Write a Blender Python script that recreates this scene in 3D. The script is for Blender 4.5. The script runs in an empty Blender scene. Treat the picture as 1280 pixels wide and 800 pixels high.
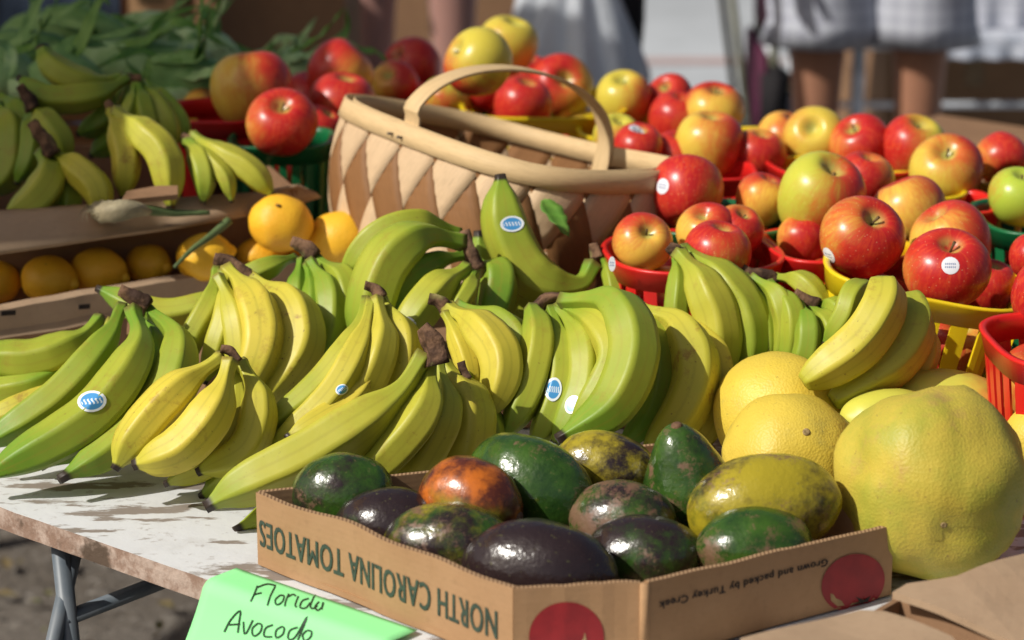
import bpy, bmesh, math, random
from mathutils import Vector, Matrix, Quaternion, noise
R = math.radians
random.seed(7)
SC = bpy.context.scene
COL = SC.collection

# ------------------------------------------------------------ camera, world, sun, exposure
PITCH = R(16.0); CAMZ = 1.58; FPX = 3170.0
cam_d = bpy.data.cameras.new('camera'); cam = bpy.data.objects.new('camera', cam_d); COL.objects.link(cam)
cam.location = (0, 0, CAMZ); cam.rotation_euler = (math.pi/2 - PITCH, 0, 0)
cam_d.sensor_width = 36; cam_d.lens = FPX/1280*36; cam_d.clip_end = 500; cam_d.clip_start = .05
cam_d.dof.use_dof = True; cam_d.dof.focus_distance = 2.36; cam_d.dof.aperture_fstop = 5.2
SC.camera = cam
SUN_DIR = Vector((-.70, -.36, .70)).normalized()      # towards the sun
w = bpy.data.worlds.new('World'); SC.world = w; w.use_nodes = True
nt = w.node_tree; sky = nt.nodes.new('ShaderNodeTexSky'); sky.sky_type = 'NISHITA'; sky.sun_disc = False; sky.dust_density = 4.0; sky.ozone_density = .4
sky.sun_elevation = math.asin(SUN_DIR.z); sky.sun_rotation = math.atan2(SUN_DIR.x, SUN_DIR.y)
nt.links.new(sky.outputs[0], nt.nodes['Background'].inputs[0]); nt.nodes['Background'].inputs[1].default_value = .07
sl = bpy.data.lights.new('sun', 'SUN'); sl.energy = 4.8; sl.angle = R(.5); sl.color = (1, .96, .88)
so = bpy.data.objects.new('sun', sl); COL.objects.link(so); so.rotation_euler = SUN_DIR.to_track_quat('Z', 'Y').to_euler()
SC.view_settings.view_transform = 'Standard'; SC.view_settings.look = 'None'
SC.view_settings.exposure = -.12; SC.view_settings.gamma = 1

# ------------------------------------------------------------ measuring helpers
FW = Vector((0, math.cos(PITCH), -math.sin(PITCH))); UP = Vector((0, math.sin(PITCH), math.cos(PITCH)))
CP = Vector((0, 0, CAMZ))
def ray(u, v): return FW + Vector(((u-640)/FPX, 0, 0)) - UP*((v-400)/FPX)
def D(u, v, d): return CP + ray(u, v)*d                 # at a distance along the view
def W(u, v, z): r = ray(u, v); return CP + r*((z-CAMZ)/r.z)   # on a level plane
def DW(u, v, z): return (z-CAMZ)/ray(u, v).z
def RP(u, v, p, n): r = ray(u, v); return CP + r*((p-CP).dot(n)/r.dot(n))

# ------------------------------------------------------------ object helpers
def tag(o, label=None, cat=None, group=None, kind=None):
    if label: o['label'] = label
    if cat: o['category'] = cat
    if group: o['group'] = group
    if kind: o['kind'] = kind
    return o
def link(name, me, mat=None, parent=None, smooth=True):
    if mat is not None and not me.materials: me.materials.append(mat)
    if smooth:
        me.polygons.foreach_set('use_smooth', [True]*len(me.polygons))
    o = bpy.data.objects.new(name, me); COL.objects.link(o)
    if parent is not None: o.parent = parent
    return o
def mesh(name, vs, fs):
    me = bpy.data.meshes.new(name); me.from_pydata([tuple(v) for v in vs], [], fs); me.update(); return me
def empty(name, loc, rz=0):
    o = bpy.data.objects.new(name, None); COL.objects.link(o); o.location = loc; o.rotation_euler = (0, 0, rz)
    o.empty_display_size = .05; return o
def off(o, loc):      # mesh made in world space, root at loc
    for v in o.data.vertices: v.co -= Vector(loc)
def wpart(name, me, mat, root, smooth=True):
    o = link(name, me, mat, root, smooth); off(o, root.location); return o
def box_me(name, a, b, bev=0):
    bm = bmesh.new(); bmesh.ops.create_cube(bm, size=1)
    for v in bm.verts: v.co = Vector([(a[i]+b[i])/2 + v.co[i]*(b[i]-a[i]) for i in range(3)])
    if bev: bmesh.ops.bevel(bm, geom=bm.edges[:], offset=bev, segments=2, affect='EDGES')
    me = bpy.data.meshes.new(name); bm.to_mesh(me); bm.free(); return me
def hexa(name, c8):   # 4 bottom corners then 4 top corners
    return mesh(name, c8, [(3,2,1,0),(4,5,6,7),(0,1,5,4),(1,2,6,5),(2,3,7,6),(3,0,4,7)])
def panel(name, p0, p1, z0, z1, th, n=6, wav=0, seed=0, zt=None):
    """upright cardboard panel from p0 to p1 (plan), uneven top edge"""
    d = Vector((p1[0]-p0[0], p1[1]-p0[1])); nn = Vector((-d.y, d.x)).normalized()*th
    vs = []; fs = []
    for i in range(n+1):
        t = i/n; x = p0[0]+d.x*t; y = p0[1]+d.y*t
        wv = wav*noise.noise(Vector((t*4, seed, 3.1)))
        zz = (z1 if zt is None else z1+(zt-z1)*t) + wv
        x += nn.x/th*wv; y += nn.y/th*wv
        vs += [(x, y, z0), (x, y, zz), (x+nn.x, y+nn.y, zz), (x+nn.x, y+nn.y, z0)]
    for i in range(n):
        a = i*4; b = a+4
        fs += [(a, b, b+1, a+1), (a+1, b+1, b+2, a+2), (a+2, b+2, b+3, a+3), (a+3, b+3, b, a)]
    fs += [(0, 1, 2, 3), (n*4+3, n*4+2, n*4+1, n*4)]
    return mesh(name, vs, fs)
def catmull(P, n):
    P = [2*P[0]-P[1]] + list(P) + [2*P[-1]-P[-2]]; out = []
    segs = len(P)-3
    for k in range(n+1):
        s = k/n*segs; i = min(int(s), segs-1); t = s-i
        a, b, c, d = P[i:i+4]
        out.append(.5*((2*b) + (c-a)*t + (2*a-5*b+4*c-d)*t*t + (-a+3*b-3*c+d)*t**3))
    # equal arc length
    L = [0]
    for i in range(n): L.append(L[-1]+(out[i+1]-out[i]).length)
    res = []; j = 0
    for k in range(n+1):
        s = L[-1]*k/n
        while j < n-1 and L[j+1] < s: j += 1
        f = (s-L[j])/max(1e-9, L[j+1]-L[j]); res.append(out[j].lerp(out[j+1], min(1, max(0, f))))
    return res
def frames(pts, ref=Vector((.3, -.5, .8))):
    T = []
    for i in range(len(pts)):
        a = pts[max(0, i-1)]; b = pts[min(len(pts)-1, i+1)]; T.append((b-a).normalized())
    N = [(ref-T[0]*ref.dot(T[0])).normalized()]
    for i in range(1, len(pts)):
        n_ = N[-1]-T[i]*N[-1].dot(T[i]); N.append(n_.normalized())
    return T, N, [T[i].cross(N[i]) for i in range(len(pts))]
def tube_me(name, pts, rad, seg=12, attr=False, rid=0, jitter=0, seed=0, flat=1, ph=0):
    T, N, B = frames(pts); n = len(pts); vs = []; fs = []; at = []; ar = []
    for i, p in enumerate(pts):
        r = rad(i/(n-1)) if callable(rad) else rad
        for k in range(seg):
            a = 2*math.pi*k/seg+ph; c = math.cos(5*(a-ph))
            if attr: rr = r*(1.03-rid*2.6*(1-math.cos(math.pi/5)/math.cos((a-ph+math.pi/5) % (2*math.pi/5)-math.pi/5))/.19)
            else: rr = r*(1+rid*c)
            q = N[i]*math.cos(a)*rr + B[i]*math.sin(a)*rr*flat
            if jitter: q *= 1+jitter*noise.noise((p+q)*90+Vector((seed, 0, 0)))
            vs.append(p+q); at.append(i/(n-1)); ar.append(c)
    for i in range(n-1):
        for k in range(seg):
            a = i*seg+k; b = i*seg+(k+1) % seg; fs.append((a, b, b+seg, a+seg))
    vs += [pts[0], pts[-1]]; at += [0, 1]; ar += [0, 0]
    c0 = n*seg
    for k in range(seg):
        fs.append((c0, (k+1) % seg, k)); fs.append((c0+1, (n-1)*seg+k, (n-1)*seg+(k+1) % seg))
    me = mesh(name, vs, fs)
    if attr:
        A = me.attributes.new('tt', 'FLOAT', 'POINT'); A.data.foreach_set('value', [x*attr for x in at])
        A = me.attributes.new('rg', 'FLOAT', 'POINT'); A.data.foreach_set('value', ar)
    return me

# ------------------------------------------------------------ material helpers
class M:
    def __init__(s, name, rough=.5, spec=.5):
        s.m = bpy.data.materials.new(name); s.m.use_nodes = True; s.t = s.m.node_tree
        s.b = s.t.nodes['Principled BSDF']; s.b.inputs['Roughness'].default_value = rough
        s.b.inputs['Specular IOR Level'].default_value = spec
        s._o = None
    def n(s, ty, **k):
        x = s.t.nodes.new(ty)
        for a, b in k.items(): setattr(x, a, b)
        return x
    def l(s, a, b): s.t.links.new(a, b)
    def put(s, inp, v):
        if isinstance(v, (int, float)): inp.default_value = v
        elif isinstance(v, (tuple, list)): inp.default_value = tuple(v) + ((1,) if len(v) == 3 and inp.type == 'RGBA' else ())
        else: s.l(v, inp)
    def obj(s):
        if s._o is None: s._o = s.n('ShaderNodeTexCoord').outputs['Object']
        return s._o
    def math(s, op, a, b=0, c=0, clamp=False):
        x = s.n('ShaderNodeMath', operation=op); x.use_clamp = clamp
        s.put(x.inputs[0], a); s.put(x.inputs[1], b); s.put(x.inputs[2], c); return x.outputs[0]
    def vec(s, op, a, b=(0, 0, 0)):
        x = s.n('ShaderNodeVectorMath', operation=op); s.put(x.inputs[0], a); s.put(x.inputs[1], b); return x.outputs[0]
    def noise(s, scale, detail=4, vec=None, rough=.55, rnd=True):
        x = s.n('ShaderNodeTexNoise', noise_dimensions='4D'); x.inputs['Scale'].default_value = scale
        x.inputs['Detail'].default_value = detail; x.inputs['Roughness'].default_value = rough
        s.l(vec or s.obj(), x.inputs['Vector'])
        if rnd: s.l(s.math('MULTIPLY', s.rnd(), 37.0), x.inputs['W'])
        return x.outputs['Fac']
    def rnd(s):
        if not hasattr(s, '_r'): s._r = s.n('ShaderNodeObjectInfo').outputs['Random']
        return s._r
    def mix(s, f, a, b):
        x = s.n('ShaderNodeMix', data_type='RGBA'); s.put(x.inputs[0], f); s.put(x.inputs[6], a); s.put(x.inputs[7], b); return x.outputs[2]
    def ss(s, v, lo, hi):
        x = s.n('ShaderNodeMapRange', interpolation_type='SMOOTHSTEP'); s.put(x.inputs[0], v)
        x.inputs[1].default_value = lo; x.inputs[2].default_value = hi; return x.outputs[0]
    def att(s, name, ob=False):
        x = s.n('ShaderNodeAttribute', attribute_name=name); x.attribute_type = 'OBJECT' if ob else 'GEOMETRY'; return x.outputs['Fac']
    def col(s, c): s.put(s.b.inputs['Base Color'], c); return s
    def bump(s, h, st=.3, dist=.001):
        x = s.n('ShaderNodeBump'); x.inputs['Strength'].default_value = st; x.inputs['Distance'].default_value = dist
        s.l(h, x.inputs['Height']); s.l(x.outputs[0], s.b.inputs['Normal']); return s
    def rgh(s, v): s.put(s.b.inputs['Roughness'], v); return s
def simple(name, c, c2=None, scale=20, rough=.6, bump=0, spec=.4):
    m = M(name, rough, spec); c2 = c2 or tuple(x*.7 for x in c); f = m.noise(scale)
    m.col(m.mix(m.ss(f, .35, .65), c, c2))
    if bump: m.bump(m.noise(scale*6), bump, .002)
    return m.m

# banana peel
m = M('banana_peel', .42, .35)
tt = m.att('tt'); rg = m.att('rg'); ripe = m.att('ripe', True); spots = m.att('spots', True)
bell = m.math('MULTIPLY', m.math('MULTIPLY', tt, m.math('SUBTRACT', 1.0, tt)), 1.6)
rip = m.math('ADD', m.math('ADD', ripe, m.math('MULTIPLY', m.math('SUBTRACT', m.noise(14, 3), .5), .7)), m.math('SUBTRACT', bell, .28), clamp=True)
c = m.mix(rip, (.150, .275, .020), (.62, .50, .055))
c = m.mix(m.math('MULTIPLY', m.ss(rg, .7, 1.0), .30), c, (.30, .26, .03))
spk = m.math('MULTIPLY', m.ss(m.noise(260, 2), .67, .73), m.math('MULTIPLY', m.math('ADD', spots, .25), .75))
c = m.mix(spk, c, (.14, .07, .02))
br = m.math('MULTIPLY', m.math('MULTIPLY', m.ss(m.noise(34, 6, rough=.75), .54, .66), m.math('ADD', spots, .12)), .85)
c = m.mix(br, c, (.30, .16, .03))
scuf = m.ss(m.noise(70, 6, rough=.8), .62, .78)
c = m.mix(m.math('MULTIPLY', scuf, .45), c, (.34, .28, .10))
scr = m.ss(m.noise(24, 8, rough=.9), .61, .68)
c = m.mix(m.math('MULTIPLY', scr, m.math('ADD', .25, m.math('MULTIPLY', spots, .6))), c, (.20, .12, .035))
c = m.mix(m.ss(tt, .955, .975), c, (.03, .02, .014))
c = m.mix(m.math('MULTIPLY', m.ss(m.math('SUBTRACT', 1.0, tt), .955, 1.0), .6), c, (.16, .09, .04))
m.col(c); m.rgh(m.math('ADD', .36, m.math('MULTIPLY', m.noise(60), .22))); m.bump(m.noise(120, 4), .18, .0012); BANANA = m.m
m.b.inputs['Subsurface Weight'].default_value = .08; m.b.inputs['Subsurface Scale'].default_value = .004
m.b.inputs['Subsurface Radius'].default_value = (1, .8, .2)
m = M('banana_crown', .8, .2)
c = m.mix(m.ss(m.noise(55, 5), .38, .62), (.045, .024, .016), (.19, .105, .06))
c = m.mix(m.ss(m.noise(30, 2), .58, .72), c, (.28, .26, .09)); m.col(c); m.bump(m.noise(160, 5), .9, .003); CROWN = m.m
# apple skin
m = M('apple_skin', .27, .38)
o = m.obj(); sep = m.n('ShaderNodeSeparateXYZ'); m.l(o, sep.inputs[0])
ang = m.math('ARCTAN2', sep.outputs[1], sep.outputs[0])
cs = m.math('COSINE', ang); sn = m.math('SINE', ang)
cmb = m.n('ShaderNodeCombineXYZ'); m.l(cs, cmb.inputs[0]); m.l(sn, cmb.inputs[1]); m.l(m.math('MULTIPLY', sep.outputs[2], 9.0), cmb.inputs[2])
streak = m.noise(9, 5, cmb.outputs[0], .7)
blush = m.att('blush', True)
side = m.math('MULTIPLY', sep.outputs[0], 15.0)            # redder towards local +x
f = m.math('ADD', m.math('ADD', blush, side), m.math('MULTIPLY', m.math('SUBTRACT', streak, .5), 1.15))
f = m.math('ADD', f, m.math('MULTIPLY', m.math('SUBTRACT', m.noise(16, 2), .5), 1.3))
f = m.ss(f, -.14, .86)
yel = m.mix(m.att('green', True), (.78, .47, .07), (.40, .50, .05))
red = m.mix(m.noise(30, 3), (.36, .006, .012), (.56, .03, .022)); red = m.mix(m.math('MULTIPLY', m.ss(streak, .45, .6), .40), red, (.70, .10, .025))
c = m.mix(f, yel, red)
rad2 = m.math('ADD', m.math('MULTIPLY', sep.outputs[0], sep.outputs[0]), m.math('MULTIPLY', sep.outputs[1], sep.outputs[1]))
cav = m.math('SUBTRACT', 1.0, m.ss(m.math('SQRT', rad2), .005, .017))
cav = m.math('MULTIPLY', cav, m.ss(m.noise(60), .3, .6))
c = m.mix(m.math('MULTIPLY', cav, .85), c, (.42, .42, .10))
vor = m.n('ShaderNodeTexVoronoi'); vor.inputs['Scale'].default_value = 210; m.l(o, vor.inputs['Vector'])
c = m.mix(m.math('MULTIPLY', m.math('SUBTRACT', 1.0, m.ss(vor.outputs['Distance'], .09, .17)), .35), c, (.85, .6, .3))
m.col(c); m.rgh(m.math('ADD', .2, m.math('MULTIPLY', m.noise(45), .22))); m.bump(m.noise(60, 3), .06, .002); APPLE = m.m
m.b.inputs['Subsurface Weight'].default_value = .05; m.b.inputs['Subsurface Scale'].default_value = .003
STEM = simple('fruit_stem', (.14, .085, .03), (.06, .035, .015), 80, .8)
# avocado skin
m = M('avocado_skin', .3, .6)
dk = m.att('dark', True); ye = m.att('yellow', True); bw = m.att('brown', True)
c = m.mix(m.ss(m.noise(24, 6, rough=.7), .3, .7), (.012, .036, .007), (.045, .105, .012))
c = m.mix(m.ss(m.math('ADD', m.noise(16, 5, rough=.7), m.math('MULTIPLY', ye, .5)), .66, .86), c, (.34, .27, .018))
c = m.mix(m.ss(m.math('ADD', m.noise(19, 6, rough=.72), m.math('MULTIPLY', dk, .5)), .54, .74), c, (.024, .014, .014))
corky = m.ss(m.math('ADD', m.noise(28, 8, rough=.8), m.math('MULTIPLY', bw, .4)), .66, .76)
c = m.mix(m.math('MULTIPLY', corky, .85), c, (.17, .085, .05))
c = m.mix(m.math('MULTIPLY', m.ss(m.noise(260, 2), .62, .72), .35), c, (.15, .15, .05))
m.col(c); m.rgh(m.math('ADD', m.math('ADD', .15, m.math('MULTIPLY', corky, .32)), m.math('MULTIPLY', m.noise(70), .12)))
m.bump(m.math('ADD', m.math('MULTIPLY', m.noise(38, 3), 2.0), m.math('MULTIPLY', m.noise(210, 3), .7)), .34, .0025); AVO = m.m
# orange fleshed avocado patch colour is carried by its own skin
m = M('avocado_skin_rust', .25, .5)
c = m.mix(m.ss(m.noise(26, 6, rough=.7), .38, .6), (.50, .13, .015), (.09, .022, .012))
c = m.mix(m.ss(m.noise(12, 4), .55, .68), c, (.17, .2, .02)); m.col(c); m.bump(m.noise(120, 3), .3, .002); AVO_RUST = m.m
# citrus
def citrus(name, a, b, cc, blot=.75, rough=.5):
    m = M(name, rough, .4); f = m.ss(m.noise(11, 5, rough=.65), .35, .62); c = m.mix(f, a, b)
    c = m.mix(m.math('MULTIPLY', m.ss(m.noise(17, 7, rough=.75), .54, .70), blot), c, cc)
    c = m.mix(m.math('MULTIPLY', m.ss(m.noise(240, 2), .66, .72), .5), c, tuple(x*.5 for x in cc))
    v = m.n('ShaderNodeTexVoronoi'); v.inputs['Scale'].default_value = 420; m.l(m.obj(), v.inputs['Vector'])
    m.col(c); m.bump(m.math('ADD', v.outputs['Distance'], m.math('MULTIPLY', m.noise(26, 3), 2.4)), .25, .0014); return m.m
POMELO = citrus('pomelo_peel', (.33, .335, .04), (.53, .41, .055), (.44, .27, .08))
GRAPEF = citrus('grapefruit_peel', (.70, .51, .055), (.62, .46, .06), (.46, .38, .08))
LEMON = citrus('lemon_peel', (.80, .40, .015), (.84, .47, .025), (.5, .25, .03), .3)
ORANGE = citrus('orange_peel', (.88, .42, .02), (.88, .50, .03), (.7, .3, .02), .3)
m = M('mango_peel', .4, .4); sp = m.n('ShaderNodeSeparateXYZ'); m.l(m.obj(), sp.inputs[0])
f = m.ss(m.math('ADD', m.math('MULTIPLY', sp.outputs[0], 9.0), m.math('SUBTRACT', m.noise(20, 3), .5)), .05, .6)
m.col(m.mix(f, m.mix(m.noise(15), (.62, .56, .07), (.50, .52, .08)), (.45, .06, .035))); m.bump(m.noise(150), .1, .001); MANGO = m.m
# cardboard
def card(name, a, b, st=.25):
    m = M(name, .85, .15); wv = m.n('ShaderNodeTexWave'); wv.inputs['Scale'].default_value = 60; wv.inputs['Distortion'].default_value = 1.0
    wv.bands_direction = 'Z'; m.l(m.obj(), wv.inputs['Vector'])
    c = m.mix(m.ss(m.noise(9, 6, rough=.7), .3, .7), a, b); c = m.mix(m.math('MULTIPLY', m.ss(m.noise(160, 3), .5, .75), .25), c, tuple(x*.6 for x in a))
    c = m.mix(m.math('MULTIPLY', m.ss(m.noise(30, 7, rough=.8), .62, .7), .3), c, tuple(x*.55 for x in a))
    m.col(c); m.bump(m.math('ADD', m.math('MULTIPLY', wv.outputs['Fac'], .15), m.noise(80, 4)), st, .001); return m.m
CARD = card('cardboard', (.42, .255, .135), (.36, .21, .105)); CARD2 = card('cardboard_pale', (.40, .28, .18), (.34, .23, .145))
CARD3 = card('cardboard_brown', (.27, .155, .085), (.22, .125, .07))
m = M('corrugated_edge', .9, .1); wv = m.n('ShaderNodeTexWave'); wv.inputs['Scale'].default_value = 90; m.l(m.obj(), wv.inputs['Vector'])
m.col(m.mix(wv.outputs['Fac'], (.42, .27, .15), (.16, .09, .05))); CEDGE = m.m
INK = simple('green_black_ink', (.035, .055, .04), (.05, .08, .055), 150, .7)
INKR = simple('red_print_ink', (.33, .018, .022), (.26, .014, .018), 60, .55)
INKB = simple('black_print_ink', (.03, .022, .018), None, 90, .7)
CREAM = simple('cream_print', (.45, .30, .14), None, 90, .8)
MARKER = simple('dark_green_marker', (.015, .05, .02), None, 90, .5)
# table paint
m = M('worn_white_paint', .55, .3)
sx = m.n('ShaderNodeMapping'); sx.inputs['Rotation'].default_value = (0, 0, R(40)); sx.inputs['Scale'].default_value = (1, 3.2, 1); m.l(m.obj(), sx.inputs[0])
c = m.mix(m.noise(5, 3), (.72, .73, .74), (.60, .61, .62))
c = m.mix(m.ss(m.noise(8, 8, sx.outputs[0], .62), .535, .575), c, (.26, .22, .19))
c = m.mix(m.math('MULTIPLY', m.ss(m.noise(90, 5), .58, .7), .5), c, (.30, .26, .23))
c = m.mix(m.math('MULTIPLY', m.ss(m.noise(22, 5), .5, .8), .45), c, (.42, .40, .37)); m.col(c); m.bump(m.noise(60, 6), .4, .002); PAINT = m.m
m = M('worn_wood_edge', .8, .2)
c = m.mix(m.ss(m.noise(40, 7, rough=.7), .4, .6), (.26, .17, .125), (.45, .35, .29)); c = m.mix(m.ss(m.noise(14, 6), .55, .62), c, (.10, .07, .05)); m.col(c); m.bump(m.noise(80, 5), .8, .003); WEDGE = m.m
STEEL = simple('grey_blue_steel', (.10, .125, .15), (.15, .17, .19), 30, .45)
def plastic(name, c, rough=.35):
    m = M(name, rough, .45); m.col(m.mix(m.noise(12, 3), c, tuple(x*.82 for x in c))); m.bump(m.noise(45, 3), .12, .001)
    m.b.inputs['Subsurface Weight'].default_value = .1; m.b.inputs['Subsurface Scale'].default_value = .003; return m.m
PRED = plastic('red_plastic', (.68, .018, .014)); PYEL = plastic('yellow_plastic', (.80, .58, .012)); PGRN = plastic('green_plastic', (.008, .14, .045))
PORA = plastic('mustard_plastic', (.62, .36, .03))
def wood(name, a, b):
    m = M(name, .62, .3); mp = m.n('ShaderNodeAttribute', attribute_name='grain'); 
    c = m.mix(m.noise(22, 6, rough=.7), a, b)
    c = m.mix(m.math('MULTIPLY', m.ss(m.noise(7, 7, mp.outputs['Vector'], .75), .45, .68), .45), c, tuple(x*.62 for x in b))
    m.col(m.mix(m.math('MULTIPLY', m.rnd(), .25), c, tuple(x*.75 for x in b))); m.bump(m.noise(10, 6, mp.outputs['Vector']), .35, .001); return m.m
SPL_A = wood('pale_splint', (.64, .47, .29), (.54, .37, .22)); SPL_B = wood('brown_splint', (.27, .13, .05), (.22, .10, .035)); SPL_C = wood('rim_splint', (.66, .48, .26), (.58, .40, .20))

# stickers (printed discs, UV -1..1)
def sticker_mat(name, fg, ring):
    m = M(name, .35, .5); uv = m.n('ShaderNodeUVMap'); s = m.n('ShaderNodeSeparateXYZ'); m.l(uv.outputs[0], s.inputs[0])
    x = m.math('SUBTRACT', m.math('MULTIPLY', s.outputs[0], 2.0), 1.0); y = m.math('SUBTRACT', m.math('MULTIPLY', s.outputs[1], 2.0), 1.0)
    r = m.math('SQRT', m.math('ADD', m.math('MULTIPLY', x, x), m.math('MULTIPLY', y, y)))
    inn = m.math('SUBTRACT', 1.0, m.ss(r, ring-.04, ring+.04))
    band = m.math('SUBTRACT', 1.0, m.ss(m.math('ABSOLUTE', y), .22, .28))
    let = m.math('GREATER_THAN', m.math('SINE', m.math('ADD', m.math('MULTIPLY', x, 24.0), m.math('MULTIPLY', m.math('SINE', m.math('MULTIPLY', y, 11.0)), 1.2))), .05)
    txt = m.math('MULTIPLY', m.math('MULTIPLY', band, let), m.math('LESS_THAN', r, .72))
    c = m.mix(inn, (.78, .82, .84), fg); c = m.mix(m.math('MULTIPLY', txt, .9), c, (.75, .8, .85)); m.col(c); return m.m
STK = sticker_mat('blue_fruit_sticker', (.06, .28, .60), .78)
m = M('white_fruit_sticker', .35, .5); uv = m.n('ShaderNodeUVMap'); s = m.n('ShaderNodeSeparateXYZ'); m.l(uv.outputs[0], s.inputs[0])
y = m.math('SUBTRACT', m.math('MULTIPLY', s.outputs[1], 2.0), 1.0)
b1 = m.math('LESS_THAN', m.math('ABSOLUTE', m.math('SUBTRACT', m.math('ABSOLUTE', y), .18)), .10)
l1 = m.math('GREATER_THAN', m.math('SINE', m.math('MULTIPLY', s.outputs[0], 60.0)), -.25)
b2 = m.math('LESS_THAN', m.math('ABSOLUTE', m.math('SUBTRACT', s.outputs[0], .5)), .33)
m.col(m.mix(m.math('MULTIPLY', m.math('MULTIPLY', b1, l1), b2), (.72, .74, .78), (.10, .15, .32))); STKW = m.m

# ------------------------------------------------------------ setting
m = M('dirt', .95, .1)
c = m.mix(m.ss(m.noise(1.3, 8, rough=.7), .35, .65), (.20, .175, .15), (.13, .11, .09)); c = m.mix(m.ss(m.noise(30, 6, rough=.75), .5, .7), c, (.30, .27, .235)); c = m.mix(m.ss(m.noise(14, 5), .58, .66), c, (.08, .065, .05))
m.col(c); m.bump(m.noise(35, 8, rough=.7), 1, .02); DIRT = m.m
m = M('concrete', .85, .2); c = m.mix(m.ss(m.noise(.8, 6), .3, .7), (.44, .46, .48), (.34, .355, .37)); c = m.mix(m.math('MULTIPLY', m.ss(m.noise(9, 6), .5, .7), .4), c, (.28, .29, .3)); m.col(c); m.bump(m.noise(60, 4), .3, .003); CONC = m.m
def sheet(name, x0, x1, y0, y1, z, mat, nx=1, ny=1, amp=0, kind='structure'):
    vs = []; fs = []
    for j in range(ny+1):
        for i in range(nx+1):
            x = x0+(x1-x0)*i/nx; y = y0+(y1-y0)*j/ny; vs.append((x, y, z+amp*noise.fractal(Vector((x*3, y*3, 0)), 1, 2, 4)))
    for j in range(ny):
        for i in range(nx): a = j*(nx+1)+i; fs.append((a, a+1, a+nx+2, a+nx+1))
    return tag(link(name, mesh(name, vs, fs), mat), kind=kind)
sheet('ground', -150, 150, -100, 300, -.03, DIRT)
g = sheet('dirt_patch', -4, 4, 0, 5.2, 0, DIRT, 90, 70, .012); g['label'] = 'trodden dirt under the stall table'
sheet('pavement', -40, 60, 5.2, 120, .0, CONC)
RL = simple('faded_red_paint', (.42, .29, .27), (.40, .36, .35), 5, .8)
vs = []; 
tag(link('painted_line', mesh('painted_line', [(-3, 8.72, .004), (12, 8.78, .004), (12, 8.90, .004), (-3, 8.84, .004)], [(0, 1, 2, 3)]), RL), 'faded red line painted across the grey pavement', kind='structure')
SEAM = simple('pavement_joint', (.12, .12, .12), None, 5, .9)
for yy in (6.6, 7.9, 10.4):
    link('joint', mesh('joint', [(-3, yy, .004), (12, yy+.1, .004), (12, yy+.125, .004), (-3, yy+.025, .004)], [(0, 1, 2, 3)]), SEAM, bpy.data.objects['pavement'])

# leaf litter and gravel on the dirt
LIT = simple('dry_leaf', (.16, .11, .05), (.07, .09, .03), 9, .9); GRS = simple('weed_leaf', (.06, .13, .03), (.03, .07, .018), 9, .7)
def litter(name, label, n, x0, x1, y0, y1, mat, s0, s1, cat, flat=True):
    vs = []; fs = []
    for k in range(n):
        c = Vector((random.uniform(x0, x1), random.uniform(y0, y1), .022)); s = random.uniform(s0, s1); a = random.uniform(0, 6.3)
        d = Vector((math.cos(a), math.sin(a), random.uniform(-.1, .3) if flat else random.uniform(.8, 2.2))).normalized()*s; q = Vector((-d.y, d.x, 0)).normalized()*s*(.28 if flat else .08); b = len(vs)
        vs += [c-d*.5*flat, c+q+Vector((0, 0, s*.1)), c+d*.6, c-q+Vector((0, 0, s*.06))]; fs += [(b, b+1, b+2), (b, b+2, b+3)]
    tag(link(name, mesh(name, vs, fs), mat, smooth=False), label, cat, kind='stuff')
litter('leaf_litter', 'dry leaves and scraps scattered on the dirt below the table', 700, -1.6, .8, 1.8, 4.2, LIT, .012, .05, 'litter')
litter('pebbles', 'small pebbles and crumbs of soil on the dirt', 2600, -1.7, .6, 1.9, 4.6, simple('pebble', (.34, .31, .27), (.16, .14, .12), 9, .9), .006, .022, 'gravel')
litter('weeds', 'green weeds growing in the dirt under the table', 500, -.95, .3, 2.3, 3.2, GRS, .03, .10, 'weeds', False)

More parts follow.
